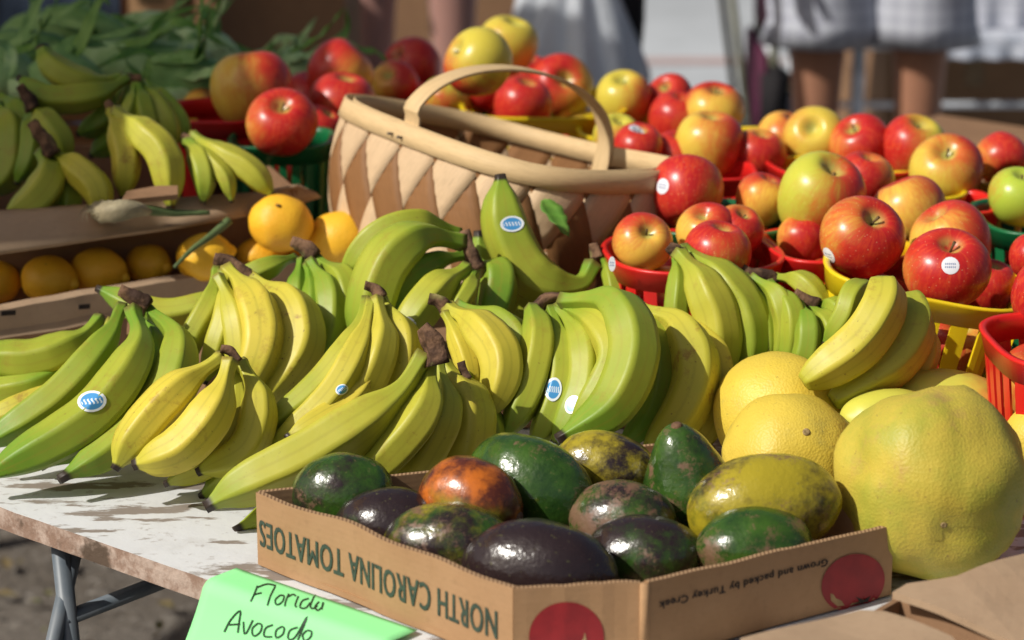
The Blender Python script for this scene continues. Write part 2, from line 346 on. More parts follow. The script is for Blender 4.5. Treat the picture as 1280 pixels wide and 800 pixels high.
# ---- table
TE0 = W(0, 634, .75); TE1 = W(271, 729, .75)
e1 = (TE1-TE0); e1.z = 0; e1.normalize(); e2 = Vector((-e1.y, e1.x, 0))
O = TE0 + e1*(-.9)                       # far left end of the front edge
def TP(a, b, z): p = O + e1*a + e2*b; return Vector((p.x, p.y, z))
def make_table(b0, b1, label, alen=2.05, worn=True, a0=0):
    root = empty('table', TP(a0, b0, 0)); tag(root, label, 'table', 'tables pushed together under the produce')
    n = 60; vs = []; fs = []
    for i in range(n+1):
        a = a0+alen*i/n; j = .0022*noise.noise(Vector((a*23, b0, 1))) + .001*noise.noise(Vector((a*90, b0, 4)))
        vs += [TP(a, b0+j, .75), TP(a, b1, .75), TP(a, b1, .728), TP(a, b0+j*.6, .728)]
    for i in range(n):
        q = i*4; fs += [(q, q+4, q+5, q+1), (q+1, q+5, q+6, q+2), (q+2, q+6, q+7, q+3), (q+3, q+7, q+4, q)]
    fs += [(0, 1, 2, 3), (n*4+3, n*4+2, n*4+1, n*4)]
    me = mesh('tabletop', vs, fs); me.materials.append(PAINT if worn else CARD3); me.materials.append(WEDGE)
    for p in me.polygons:
        if abs(p.normal.z) < .7 or p.normal.z < 0: p.material_index = 1
    wpart('tabletop', me, None, root, False)
    lp_ = W(74, 668, .728)-O; bl_ = b0+(lp_.dot(e2) if worn else .1)
    for a in (a0+(lp_.dot(e1) if worn else .62), a0+alen-.35):
        for b, s in ((b0+(lp_.dot(e2) if worn else .1), -1), (b1-.10, 1)):
            wpart('leg', tube_me('leg', [TP(a, b, .728), TP(a+.03, b, .35), TP(a+.06, b, .0)], .009, 10), STEEL, root)
        wpart('leg', tube_me('leg', [TP(a+.004, bl_+.02, .725), TP(a+.004, bl_-.07, .48), TP(a+.004, bl_-.24, .0)], .008, 10), STEEL, root)
        wpart('brace', tube_me('brace', [TP(a+.006, bl_-.006, .645), TP(a+.006, bl_+.40, .645)], .008, 8), STEEL, root)
        wpart('brace', tube_me('brace', [TP(a+.03, b0+.09, .30), TP(a+.03, b1-.09, .30)], .010, 8), STEEL, root)
        wpart('brace', tube_me('brace', [TP(a+.0, b0+.11, .70), TP(a+.22, (b0+b1)/2, .715)], .008, 8), STEEL, root)
    return root
make_table(0, .76, 'white painted plywood table with worn chipped front edge and grey steel legs')
make_table(.765, 1.53, 'second table, behind the worn front one, under the back baskets and corn', worn=False)
make_table(1.535, 2.2, 'third table at the very back of the stall', 1.75, worn=False, a0=.6)

# ------------------------------------------------------------ fruit builders
def lathe(name, prof, seg=32, lobes=0, lob=0, lobz=None):
    vs = []; fs = []; n = len(prof)
    for i, (r, z) in enumerate(prof):
        for k in range(seg):
            a = 2*math.pi*k/seg; rr = r*(1+lob*math.cos(lobes*a)*(lobz(z) if lobz else 1)) if lobes else r
            vs.append((rr*math.cos(a), rr*math.sin(a), z))
    for i in range(n-1):
        for k in range(seg): a = i*seg+k; b = i*seg+(k+1) % seg; fs.append((a, b, b+seg, a+seg))
    vs += [(0, 0, prof[0][1]), (0, 0, prof[-1][1])]
    for k in range(seg): fs.append((n*seg, (k+1) % seg, k)); fs.append((n*seg+1, (n-1)*seg+k, (n-1)*seg+(k+1) % seg))
    return mesh(name, vs, fs)
def wobble(me, amp, freq, seed, sc=None):
    for v in me.vertices:
        v.co *= 1+amp*noise.noise(v.co*freq+Vector((seed*7.3, seed, 2)))
def apple_me(k):
    prof = []; n = 26; tall = (.90, .97, .84, 1.02)[k]; tap = (.10, .16, .06, .2)[k]
    for i in range(n+1):
        th = math.pi*(i/n)            # bottom to top
        r = math.sin(th); z = -math.cos(th)
        r = r**.82 * (1 + tap*.5*z); zz = z*tall
        if z > 0: zz -= .34*math.exp(-(r/.26)**2)
        else: zz += .24*math.exp(-(r/.22)**2)
        prof.append((max(r, .004), zz))
    me = lathe('apple', [(r*.0455, z*.0455) for r, z in prof], 36, 5, .035, lambda z: max(0, -z/.0455)*1.0+.15)
    wobble(me, .05, 14, k+1); return me
AP = [apple_me(k) for k in range(4)]
stem_me = tube_me('stem', [Vector((0, 0, .022)), Vector((.001, 0, .029)), Vector((.003, .001, .036))], lambda t: .0011+.0008*t*t, 7)
cal_me = lathe('calyx', [(.001, -.0335), (.0045, -.0345), (.0058, -.0325), (.003, -.030), (.001, -.0295)], 10, 5, .35)
ys = Vector((0, 0, 1))
def disc_on(o, root_name, dirw, size, rx, mat, rsurf, asp=1):
    """curved round label on a roughly round fruit: dirw in world, parent o"""
    vs = []; fs = []; uvs = []
    q = o.matrix_basis.to_quaternion().inverted(); sc = o.scale.x
    d = (q @ dirw).normalized(); up = q @ Vector((0, 0, 1)); a = (up-d*up.dot(d)).normalized(); b = a.cross(d)
    # cast onto the real surface
    rings = 5; seg = 18; me0 = o.data
    from mathutils.bvhtree import BVHTree
    bv = BVHTree.FromPolygons([v.co.copy() for v in me0.vertices], [tuple(p.vertices) for p in me0.polygons])
    def hit(x, y):
        s = d*.2 + (b*x*asp+a*y)*size/sc
        h = bv.ray_cast(s, -d)
        return (h[0]+h[1]*.00035/sc) if h[0] else s*.2
    vs.append(hit(0, 0)); uvs.append((.5, .5))
    for r in range(1, rings+1):
        for k in range(seg):
            t = 2*math.pi*k/seg; x = math.cos(t)*r/rings; y = math.sin(t)*r/rings; vs.append(hit(x, y)); uvs.append((.5+x/2, .5+y/2))
    for k in range(seg): fs.append((0, 1+k, 1+(k+1) % seg))
    for r in range(rings-1):
        for k in range(seg): p = 1+r*seg+k; q2 = 1+r*seg+(k+1) % seg; fs.append((p, p+seg, q2+seg, q2))
    me = mesh('sticker', vs, fs); ul = me.uv_layers.new(name='UVMap')
    for lp in me.loops: ul.data[lp.index].uv = uvs[lp.vertex_index]
    return link('sticker', me, mat, o)
APL = []
def apple(u, v, rpx, lab, blush=.5, green=.3, stem=(0, 0), k=None, Rr=.0445, spin=None, stk=None, hasstem=True, zmin=.925, group='apples piled in the berry baskets', dd=0):
    """stem=(x,y): tilt of the stem axis, x to the right, y towards the viewer; stk=(u,v) of a label"""
    d = min(FPX*Rr/rpx, (CAMZ-zmin)/-ray(u, v).z) + dd; p = D(u, v, d); rr = rpx*d/FPX
    k = random.randrange(4) if k is None else k
    o = link('apple', AP[k], APPLE); tag(o, lab, 'apple', group)
    ax = Vector((stem[0], -stem[1], 1)).normalized() if abs(stem[1]) < 5 else Vector((stem[0], 0, -1)).normalized()
    if stem[1] >= 5: ax = Vector((stem[0], -(stem[1]-5), -1)).normalized()
    q = Vector((0, 0, 1)).rotation_difference(ax) @ Quaternion((0, 0, 1), R(spin if spin is not None else random.uniform(0, 360)))
    o.rotation_mode = 'QUATERNION'; o.rotation_quaternion = q; o.location = p; s = rr/.0455; o.scale = (s, s, s)
    o['blush'] = float(blush); o['green'] = float(green); APL.append(o)
    if hasstem: link('stem', stem_me, STEM, o)
    link('calyx', cal_me, STEM, o)
    if stk:
        # direction of the sticker on the sphere
        r_ = ray(*stk).normalized(); oc = CP-p; bq = oc.dot(r_); cq = oc.length_squared-(rr*.93)**2; disc = max(0, bq*bq-cq)
        hp = CP+r_*(-bq-math.sqrt(disc)); disc_on(o, 'sticker', (hp-p), .0088, 1, STKW, rr)
    return o

def ellip(name, u, v, z_or_d, a, b, c, rot, mat, lab, cat, group=None, depth=False, neck=0, seed=0, dim=None, wob=.05, seg=36):
    """rot: euler degrees; long axis local x"""
    p = D(u, v, z_or_d) if depth else W(u, v, z_or_d)
    prof = []; n = 30
    for i in range(n+1):
        th = math.pi*i/n; x = -math.cos(th); r = max(.003, math.sin(th)); r *= 1-neck*.5*(1+math.tanh((x-.25)*3))*.5
        prof.append((r, x))
    me = lathe(name, prof, seg)
    wobble(me, wob, 1.6, seed+3); wobble(me, wob*.35, 4, seed+9)
    for vv in me.vertices:
        r0 = Vector((vv.co.z*a, vv.co.x*b, vv.co.y*c)); vv.co = r0
    if dim is not None:    # dimple towards a local direction
        dd, w_, h_ = dim
        for vv in me.vertices:
            q = vv.co.normalized(); t = math.acos(max(-1, min(1, q.dot(dd)))); vv.co -= dd*h_*math.exp(-(t/w_)**2)
    o = link(name, me, mat); o.location = p; o.rotation_euler = [R(x) for x in rot]; tag(o, lab, cat, group); return o

# ------------------------------------------------------------ bananas
def prof_b(t):
    K = [(0, .40), (.06, .33), (.14, .36), (.21, .52), (.30, .84), (.42, 1), (.66, 1), (.79, .90), (.88, .68), (.94, .38), (.965, .24), (.99, .20), (1, .23)]
    for i in range(len(K)-1):
        if t <= K[i+1][0]:
            f = (t-K[i][0])/(K[i+1][0]-K[i][0]); f = f*f*(3-2*f) if 0 else f; return K[i][1]+(K[i+1][1]-K[i][1])*f
    return K[-1][1]
def prof_s(t): return (prof_b(max(0, t-.02))+prof_b(t)+prof_b(min(1, t+.02)))/3
def prof_open(t):    # a finger whose neck is hidden: blunt both ends
    return prof_s(.16+.84*t)
nb = [0]
def banana(root, pts, w, d0, d1, ripe, bulge=.02, spots=.2, stk=None, prof=prof_s, label=None, tm=1.0):
    n = len(pts); P = []
    for i, (u, v) in enumerate(pts):
        t = i/(n-1); P.append(D(u, v, d0+(d1-d0)*t - bulge*math.sin(math.pi*min(1, t*1.05))))
    pts3 = catmull(P, 38); dm = (d0+d1)/2-bulge; r = w/2*dm/FPX*(.98 if dm < 2.8 else .82)
    nb[0] += 1; me = tube_me('banana', pts3, lambda t: r*prof(t), 30, tm, .074, 0, 0, 1, random.uniform(0, 1.2))
    for vtx in me.vertices: vtx.co += Vector((1, 1, 1))*0.0008*noise.noise(vtx.co*40)
    o = link('banana', me, BANANA, root); off(o, root.location); o['ripe'] = float(ripe)-.16; o['spots'] = float(spots)
    if label: o['label'] = label
    for s in (stk or []):
        u, v, rx, ry, ang = s
        from mathutils.bvhtree import BVHTree
        bv = BVHTree.FromPolygons([x.co.copy() for x in me.vertices], [tuple(p.vertices) for p in me.polygons])
        ca, sa = math.cos(R(ang)), math.sin(R(ang)); vs = []; uvs = []; fs = []
        def hit(x, y):
            uu = u+ca*x*rx-sa*y*ry; vv = v+sa*x*rx+ca*y*ry
            h = bv.ray_cast(CP-root.location, ray(uu, vv).normalized())
            return h[0]+h[1]*.0009 if h[0] else None
        rings = 5; seg = 20; c0 = hit(0, 0)
        if c0 is None: continue
        vs = [c0]; uvs = [(.5, .5)]
        for rr in range(1, rings+1):
            for k in range(seg):
                t = 2*math.pi*k/seg; x = math.cos(t)*rr/rings; y = math.sin(t)*rr/rings; h = hit(x, y)
                if h is None: h = vs[-1] if rr == 1 else vs[1+(rr-2)*seg+k]
                vs.append(h); uvs.append((.5+x/2, .5-y/2))
        for k in range(seg): fs.append((0, 1+k, 1+(k+1) % seg))
        for rr in range(rings-1):
            for k in range(seg): a = 1+rr*seg+k; b = 1+rr*seg+(k+1) % seg; fs.append((a, a+seg, b+seg, b))
        ms = mesh('sticker', vs, fs); ul = ms.uv_layers.new(name='UVMap')
        for lp in ms.loops: ul.data[lp.index].uv = uvs[lp.vertex_index]
        link('sticker', ms, STK, o)
    return o
def bunch(crown, cw, cd, lab, fingers, group='banana bunches heaped across the front of the stall'):
    """crown: image points along the cut stalk, cw: width, cd: distance"""
    P = [D(u, v, cd) for u, v in crown]; base = sum(P, Vector())/len(P)
    root = empty('banana_bunch', base); tag(root, lab, 'bananas', group)
    pp = catmull(P, 9); r = cw/2*cd/FPX
    me = tube_me('stalk', pp, lambda t: r*(.72+.42*t), 14, False, .10, .5, len(crown)+cd*7, .62)
    o = link('stalk', me, CROWN, root); off(o, base)
    for f in fingers: banana(root, *f[:5], **(f[5] if len(f) > 5 else {}))
    return root

# ------------------------------------------------------------ banana heap
tr = empty('gap_filler_tray', (0, 0, .75));  # added brown filler, keeps gaps between bananas dark instead of table white
def riser():
    c = [D(455, 470, 2.60), D(965, 470, 2.60), D(940, 400, 2.72), D(470, 400, 2.78)]
    lo = [Vector((p.x, p.y, .752)) for p in c]; hi = [Vector((p.x, p.y, z)) for p, z in zip(c, (.80, .80, .85, .86))]
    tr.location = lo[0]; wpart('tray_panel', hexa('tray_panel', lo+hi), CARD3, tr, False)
tr2 = empty('gap_filler_tray', (0, 0, .75))  # second added filler, darkens the gaps at the left
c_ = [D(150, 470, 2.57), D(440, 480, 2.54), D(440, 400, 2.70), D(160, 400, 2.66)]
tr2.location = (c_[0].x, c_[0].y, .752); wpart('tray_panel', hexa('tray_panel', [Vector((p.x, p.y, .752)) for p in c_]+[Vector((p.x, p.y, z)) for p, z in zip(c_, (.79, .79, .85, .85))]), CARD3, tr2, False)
tag(tr2, 'added brown cardboard tray darkening the gaps in the left part of the banana heap', 'cardboard tray')
tag(tr, 'added brown cardboard tray darkening the gaps in the middle of the banana heap', 'cardboard tray'); riser()

bunch([(150, 362), (168, 372), (186, 384)], 30, 2.53, 'large green banana bunch at the far left with dark cut stalk and blue sticker', [
 ([(152, 384), (130, 428), (66, 500), (-30, 562)], 52, 2.54, 2.44, .30, dict(spots=.2)),
 ([(166, 388), (172, 440), (110, 525), (-22, 598)], 64, 2.52, 2.40, .36, dict(stk=[(115, 502, 18, 13, -8)], spots=.3)),
 ([(176, 388), (196, 440), (150, 520), (50, 585)], 46, 2.57, 2.46, .2),
 ([(182, 386), (222, 425), (204, 500), (138, 562), (74, 600)], 60, 2.54, 2.39, .40, dict(bulge=.015)),
 ([(140, 400), (100, 480), (30, 510), (-40, 532)], 44, 2.60, 2.52, .85, dict(spots=.7)),
])
bunch([(122, 394), (134, 402)], 15, 2.62, 'pair of green bananas half hidden at the left edge in front of the lemon box', [
 ([(126, 398), (96, 428), (40, 450), (-50, 448)], 54, 2.61, 2.58, .38),
 ([(-70, 500), (-20, 492), (40, 480), (78, 462)], 42, 2.60, 2.57, .35, dict(stk=[(77, 457, 9, 7, -10)])),
 ([(-80, 520), (-20, 520), (30, 520), (70, 500)], 36, 2.60, 2.57, .6),
])
bunch([(276, 436), (289, 440), (298, 452)], 17, 2.40, 'small ripe yellow banana bunch standing at the front left with three black tips', [
 ([(278, 446), (222, 488), (170, 545), (143, 588)], 56, 2.41, 2.37, .95, dict(bulge=.008, spots=.5)),
 ([(288, 450), (268, 510), (226, 560), (166, 582)], 62, 2.39, 2.36, 1.0, dict(bulge=.015, spots=.4)),
 ([(294, 452), (296, 520), (268, 575), (206, 606)], 44, 2.43, 2.42, .75),
 ([(300, 452), (322, 500), (306, 560), (246, 590)], 54, 2.42, 2.39, .8, dict(bulge=.01)),
 ([(296, 460), (300, 540), (290, 590), (250, 622)], 46, 2.45, 2.42, .6),
])
bunch([(268, 322), (290, 330), (318, 352)], 24, 2.60, 'tall bunch with a long dark stalk in front of the lemons, its outer bananas yellow', [
 ([(270, 336), (262, 378), (240, 420), (222, 470)], 36, 2.60, 2.56, .5),
 ([(278, 338), (284, 385), (272, 430), (255, 480)], 38, 2.58, 2.54, .6),
 ([(284, 336), (318, 380), (328, 430), (304, 498)], 62, 2.58, 2.50, 1.0, dict(bulge=.02, spots=.3)),
 ([(314, 348), (366, 384), (374, 440), (322, 512)], 60, 2.60, 2.51, .92, dict(bulge=.02, spots=1.0)),
 ([(272, 345), (296, 400), (300, 450), (290, 500)], 44, 2.56, 2.53, .7),
])
bunch([(292, 352), (300, 360)], 14, 2.68, 'single green banana lying level behind the tall left bunches against the lemon box', [
 ([(330, 350), (270, 378), (200, 392), (120, 360)], 42, 2.68, 2.66, .42)])
bunch([(364, 302), (378, 308), (394, 322)], 26, 2.66, 'green banana bunch with a brown knobbly stalk right below the two bright lemons', [
 ([(368, 322), (345, 330), (310, 346), (250, 380)], 34, 2.67, 2.64, .3),
 ([(376, 325), (372, 360), (370, 410), (376, 450)], 34, 2.66, 2.62, .15),
 ([(388, 326), (412, 368), (410, 420), (388, 470)], 44, 2.64, 2.58, .3),
 ([(396, 324), (430, 352), (438, 400), (420, 450)], 42, 2.66, 2.60, .4),
 ([(384, 330), (392, 370), (388, 420), (370, 470)], 34, 2.65, 2.59, .15)])
bunch([(456, 356), (470, 360), (476, 372)], 18, 2.50, 'yellow banana bunch with thin green necks and small upright stalk, middle left of heap', [
 ([(458, 374), (442, 425), (392, 490), (318, 545)], 44, 2.50, 2.42, .62, dict(bulge=.015)),
 ([(464, 376), (450, 430), (410, 500), (330, 570)], 48, 2.49, 2.41, .85, dict(bulge=.02, stk=[(427, 487, 8, 6, -30)])),
 ([(470, 374), (476, 425), (450, 490), (400, 545)], 56, 2.49, 2.44, .95, dict(spots=.3)),
 ([(476, 372), (502, 420), (500, 470), (470, 520)], 50, 2.51, 2.47, .8, dict(spots=.5)),
 ([(480, 450), (440, 500), (402, 524), (357, 547)], 36, 2.44, 2.385, 1.0, dict(spots=.6, bulge=.0))])
bunch([(528, 408), (540, 424), (548, 456)], 36, 2.34, 'big front banana bunch with heavy reddish brown stalk, its longest banana touching the avocado box', [
 ([(530, 444), (490, 498), (386, 568), (300, 608), (256, 634)], 76, 2.35, 2.31, .62, dict(bulge=.012, spots=.1)),
 ([(538, 448), (530, 510), (488, 565), (440, 606)], 60, 2.36, 2.34, .6),
 ([(546, 452), (556, 510), (530, 570), (490, 620)], 54, 2.39, 2.37, .8),
 ([(534, 456), (480, 560), (370, 625), (292, 664)], 48, 2.39, 2.335, .6, dict(bulge=.0))])
bunch([(576, 452), (584, 474)], 17, 2.40, 'plump olive yellow banana bunch behind the avocado box, next to the reddish brown stalk', [
 ([(552, 456), (580, 500), (580, 555), (556, 620)], 76, 2.42, 2.40, .78, dict(bulge=.02, spots=.3)),
 ([(582, 470), (604, 520), (612, 560), (600, 620)], 50, 2.45, 2.43, .35)])
bunch([(536, 372), (548, 376), (562, 392)], 22, 2.50, 'bright yellow banana pair with a brown hooked stalk in the centre of the heap', [
 ([(560, 384), (604, 414), (628, 460), (610, 526)], 58, 2.50, 2.42, .95, dict(bulge=.02, spots=.1)),
 ([(556, 390), (574, 425), (586, 460), (590, 500)], 34, 2.49, 2.46, .95, dict(bulge=.01)),
 ([(572, 382), (630, 410), (654, 460), (640, 530)], 54, 2.54, 2.46, .3),
 ([(576, 384), (610, 400), (646, 440), (660, 500)], 44, 2.56, 2.50, .4)])
bunch([(580, 288), (588, 316), (596, 338)], 26, 2.62, 'arching green banana bunch with rough brown stalk lying in front of the woven basket', [
 ([(578, 302), (528, 296), (484, 330), (462, 400), (470, 450)], 70, 2.62, 2.58, .38, dict(bulge=.02)),
 ([(574, 292), (524, 278), (470, 296), (424, 352)], 44, 2.67, 2.64, .45),
 ([(580, 318), (538, 330), (500, 360), (470, 420)], 42, 2.65, 2.61, .15),
 ([(584, 334), (548, 362), (520, 395), (494, 440)], 52, 2.60, 2.55, .5, dict(stk=[(508, 407, 12, 11, -20)])),
 ([(592, 340), (586, 362), (572, 385), (566, 410)], 26, 2.60, 2.56, .4),
 ([(596, 330), (622, 345), (618, 380), (600, 410)], 54, 2.66, 2.62, .12)])
bunch([(742, 304), (745, 322)], 20, 2.70, 'green banana bunch with one finger pointing straight up against the woven basket', [
 ([(742, 330), (722, 356), (668, 344), (634, 286), (625, 218)], 66, 2.68, 2.66, .40, dict(bulge=.01, stk=[(640, 280, 15, 10, -3)], prof=lambda t: prof_s(t) if t < .8 else max(prof_s(t), .66-(t-.8)*2.3), spots=.1)),
 ([(736, 342), (690, 385), (640, 388), (606, 350), (598, 288)], 60, 2.73, 2.70, .42, dict(bulge=.01)),
 ([(752, 320), (764, 345), (768, 375), (770, 400)], 24, 2.70, 2.66, .2)])
bunch([(664, 392), (684, 372), (706, 374)], 24, 2.50, 'wide fan of pale green bananas in the centre with two blue stickers', [
 ([(664, 384), (674, 425), (660, 490), (628, 552)], 48, 2.49, 2.42, .5, dict(prof=prof_open, bulge=.01)),
 ([(688, 384), (702, 440), (696, 500), (662, 566)], 46, 2.50, 2.43, .45, dict(stk=[(692, 487, 10, 15, 8)])),
 ([(696, 384), (728, 430), (728, 490), (690, 560)], 50, 2.50, 2.42, .45, dict(stk=[(716, 506, 9, 12, 25)])),
 ([(700, 382), (752, 410), (768, 460), (712, 548)], 58, 2.50, 2.41, .5, dict(bulge=.025)),
 ([(704, 376), (768, 380), (792, 440), (764, 510), (696, 550)], 68, 2.49, 2.37, .38, dict(bulge=.03, spots=.15)),
 ([(716, 380), (800, 400), (826, 455), (812, 520), (770, 565)], 52, 2.55, 2.47, .3)])
bunch([(790, 374), (802, 384)], 17, 2.52, 'yellowing banana bunch with brown bruised edge, right of the pale green fan', [
 ([(798, 386), (848, 406), (870, 460), (850, 520), (800, 575)], 64, 2.52, 2.45, .8, dict(bulge=.02, spots=.8)),
 ([(800, 392), (868, 420), (896, 465), (886, 530), (850, 580)], 50, 2.56, 2.50, .9, dict(spots=.6))])
bunch([(836, 306), (846, 314)], 19, 2.58, 'green and pale yellow banana bunch standing just in front of the centre red basket', [
 ([(844, 318), (848, 350), (846, 390), (850, 440)], 32, 2.60, 2.57, .3),
 ([(848, 316), (876, 352), (898, 412), (894, 490)], 60, 2.58, 2.54, .7, dict(bulge=.02)),
 ([(852, 312), (898, 346), (934, 400), (938, 480)], 58, 2.60, 2.55, .4, dict(bulge=.02)),
 ([(856, 316), (900, 370), (930, 430), (924, 500)], 50, 2.60, 2.57, .5)])
bunch([(926, 334), (946, 344), (972, 352)], 22, 2.60, 'small green banana bunch with long dark stalk, left of the yellow front basket', [
 ([(940, 346), (972, 370), (984, 410), (972, 470)], 38, 2.57, 2.55, .42),
 ([(962, 352), (988, 384), (992, 420), (984, 470)], 36, 2.56, 2.54, .38),
 ([(968, 346), (1002, 352), (1024, 380), (1030, 420)], 34, 2.60, 2.57, .5),
 ([(930, 344), (954, 380), (962, 430), (954, 480)], 36, 2.59, 2.56, .3)])
bunch([(992, 368), (1004, 374), (1020, 384)], 24, 2.55, 'short dark green banana bunch with a black stalk, just left of the blunt yellow pair', [
 ([(1000, 380), (1010, 405), (1008, 440), (990, 480)], 38, 2.54, 2.52, .25),
 ([(1012, 384), (1036, 405), (1040, 430), (1030, 460)], 34, 2.55, 2.52, .4),
 ([(1018, 380), (1046, 385), (1060, 410), (1050, 440)], 32, 2.56, 2.53, .3)])
bunch([(1100, 356), (1110, 350)], 13, 2.46, 'pair of blunt yellow bananas lying in front of the yellow basket', [
 ([(1104, 350), (1102, 384), (1070, 432), (1004, 478)], 66, 2.42, 2.39, .85, dict(tm=.94, prof=lambda t: prof_s(.24+.70*t)*(1 if t > .06 else .55+.45*t/.06), bulge=.01, spots=.4)),
 ([(1128, 372), (1142, 404), (1118, 450), (1040, 502)], 62, 2.46, 2.41, .72, dict(tm=.94, prof=lambda t: prof_s(.24+.70*t)*(1 if t > .06 else .55+.45*t/.06), bulge=.01, spots=.5)),
 ([(1084, 356), (1064, 370), (1054, 396), (1030, 430)], 36, 2.47, 2.45, .4, dict(prof=prof_open)),
 ([(1140, 400), (1156, 420), (1156, 450), (1130, 490)], 36, 2.49, 2.46, 1.0, dict(spots=1.0))])

# ------------------------------------------------------------ lemons, box, loose onion
LB = 'lemons in the long cardboard box'
def lemon(u, v, rpx, d, lab, rot, mat=LEMON, asp=1.12):
    r = rpx*d/FPX*(1 if v < 320 else .90)
    o = ellip('lemon', u, v, d, r*asp, r*.96, r*.94, rot, mat, lab, 'lemon', LB, True, seed=u)
    vv = lathe('nipple', [(.001, .0045), (.004, .003), (.007, 0), (.009, -.004)], 12)
    q = link('nipple', vv, mat, o); q.rotation_euler = (0, R(90), 0); q.location = (r*asp*1.0, 0, 0)
    return o
lemon(-6, 352, 32, 2.86, 'lemon cut off by the left edge of the picture, in the shaded box', (0, 10, 30))
lemon(62, 350, 36, 2.85, 'shaded lemon second from the left in the cardboard box', (0, 5, -20))
lemon(124, 340, 36, 2.87, 'shaded lemon third from the left in the cardboard box', (0, 10, -15))
lemon(186, 331, 30, 2.90, 'smaller shaded lemon in the middle of the box, left of the green stalk', (10, 0, -30))
lemon(256, 322, 36, 2.88, 'lemon crossed by the thin green stalk, half lit by the sun', (0, -10, 20))
lemon(325, 322, 30, 2.94, 'low sunlit lemon half hidden behind the box edge below the orange', (0, 0, 10))
lemon(424, 299, 37, 2.93, 'bright sunlit lemon touching the left foot of the woven basket', (0, -8, -10))
lemon(372, 312, 34, 2.98, 'sunlit lemon wedged between the orange and the bright lemon beside the basket', (0, 4, 10))
o = ellip('orange', 351, 279, 2.90, .037, .0335, .033, (0, 15, 15), ORANGE, 'round orange lying on top of the lemons at the right end of their box', 'orange', None, True, seed=4)
link('stem_scar', lathe('stem_scar', [(.001, .001), (.003, .0006), (.004, -.001)], 10), STEM, o).location = (-.012, -.02, .024)
# lemon box
lb0 = W(-60, 398, .835); lb1 = W(432, 316, .835)
lbd = (lb1-lb0).normalized(); lbn = Vector((-lbd.y, lbd.x, 0))
root = empty('lemon_box', (lb0.x, lb0.y, .75)); tag(root, 'long low brown cardboard box holding the lemons, with hand slots in its front wall', 'cardboard box')
q0 = lb0+lbn*.20; q1 = lb1+lbn*.20
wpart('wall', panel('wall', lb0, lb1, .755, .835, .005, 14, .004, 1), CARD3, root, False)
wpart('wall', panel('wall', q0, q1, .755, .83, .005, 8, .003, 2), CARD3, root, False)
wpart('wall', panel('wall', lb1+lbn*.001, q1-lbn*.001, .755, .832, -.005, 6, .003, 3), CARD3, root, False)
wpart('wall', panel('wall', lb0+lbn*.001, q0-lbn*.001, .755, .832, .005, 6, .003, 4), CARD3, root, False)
wpart('bottom', hexa('bottom', [Vector((p.x, p.y, z)) for z in (.752, .757) for p in (lb0, lb1, q1, q0)]), CARD3, root, False)
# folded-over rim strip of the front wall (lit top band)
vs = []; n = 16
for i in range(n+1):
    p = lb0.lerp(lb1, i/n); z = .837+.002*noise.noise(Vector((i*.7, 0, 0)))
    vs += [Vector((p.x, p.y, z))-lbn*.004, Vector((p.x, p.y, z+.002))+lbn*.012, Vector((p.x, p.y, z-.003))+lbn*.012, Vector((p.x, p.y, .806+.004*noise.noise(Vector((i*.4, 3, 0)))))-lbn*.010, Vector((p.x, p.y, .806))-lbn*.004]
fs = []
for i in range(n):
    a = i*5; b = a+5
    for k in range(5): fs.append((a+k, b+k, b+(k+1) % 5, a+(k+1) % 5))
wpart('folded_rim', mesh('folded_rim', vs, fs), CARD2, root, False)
SLOT = simple('hand_slot_light', (.72, .42, .05), None, 50, .7); SLD = simple('slot_shade_dark', (.02, .012, .008), None, 50, .9)
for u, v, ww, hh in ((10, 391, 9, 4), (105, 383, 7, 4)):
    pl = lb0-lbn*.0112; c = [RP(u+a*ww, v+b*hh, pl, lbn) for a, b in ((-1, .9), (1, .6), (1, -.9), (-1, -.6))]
    h = [x-lbn*.0015 for x in c]; wpart('slot_shade_plate', hexa('slot_shade_plate', c+h), SLD, root, False)  # near-black plate on the wall stands in for the slot's shaded inside

# banana box behind the lemons, its flap folded down towards the viewer
f0 = W(-60, 268, .915); f1 = W(368, 236, .915); g0 = W(-60, 322, .895); g1 = W(140, 294, .893); g2 = W(330, 266, .893); g3 = W(402, 247, .897)
root = empty('banana_box', (f0.x, f0.y, .75)); tag(root, 'brown cardboard box of bananas at the back left, front flap folded over the lemons', 'cardboard box')
fd = (f1-f0).normalized(); fn = Vector((-fd.y, fd.x, 0)).normalized()
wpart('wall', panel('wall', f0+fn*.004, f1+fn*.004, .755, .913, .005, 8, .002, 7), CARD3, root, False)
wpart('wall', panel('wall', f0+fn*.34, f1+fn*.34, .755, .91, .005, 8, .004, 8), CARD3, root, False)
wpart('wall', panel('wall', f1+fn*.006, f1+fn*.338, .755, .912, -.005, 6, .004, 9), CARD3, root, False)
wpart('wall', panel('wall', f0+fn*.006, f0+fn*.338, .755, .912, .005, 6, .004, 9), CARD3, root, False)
n = 18; vs = []; fs = []
G = catmull([g0, g1, g2, g3], n)
for i in range(n+1):
    a = f0.lerp(f1, i/n); b = G[i]
    for j in range(6):
        t = j/5; p = a.lerp(b, t); p.z += .010*math.sin(math.pi*t)*(.5+.8*noise.noise(Vector((i*.35, t*2, 5)))); vs.append(p)
for i in range(n):
    for j in range(5): q = i*6+j; fs.append((q, q+1, q+7, q+6))
me = mesh('flap', vs, fs); o = wpart('flap', me, CARD2, root); mo = o.modifiers.new('thick', 'SOLIDIFY'); mo.thickness = .005; mo.offset = -1
# torn dark tab standing at the middle of the fold
a = [D(152, 250, 2.80), D(222, 243, 2.82), D(222, 232, 2.84), D(196, 232, 2.84), D(158, 239, 2.83)]
me = mesh('torn_tab', a, [(0, 1, 2, 3, 4)]); o = wpart('torn_tab', me, CARD3, root, False); mo = o.modifiers.new('thick', 'SOLIDIFY'); mo.thickness = .006

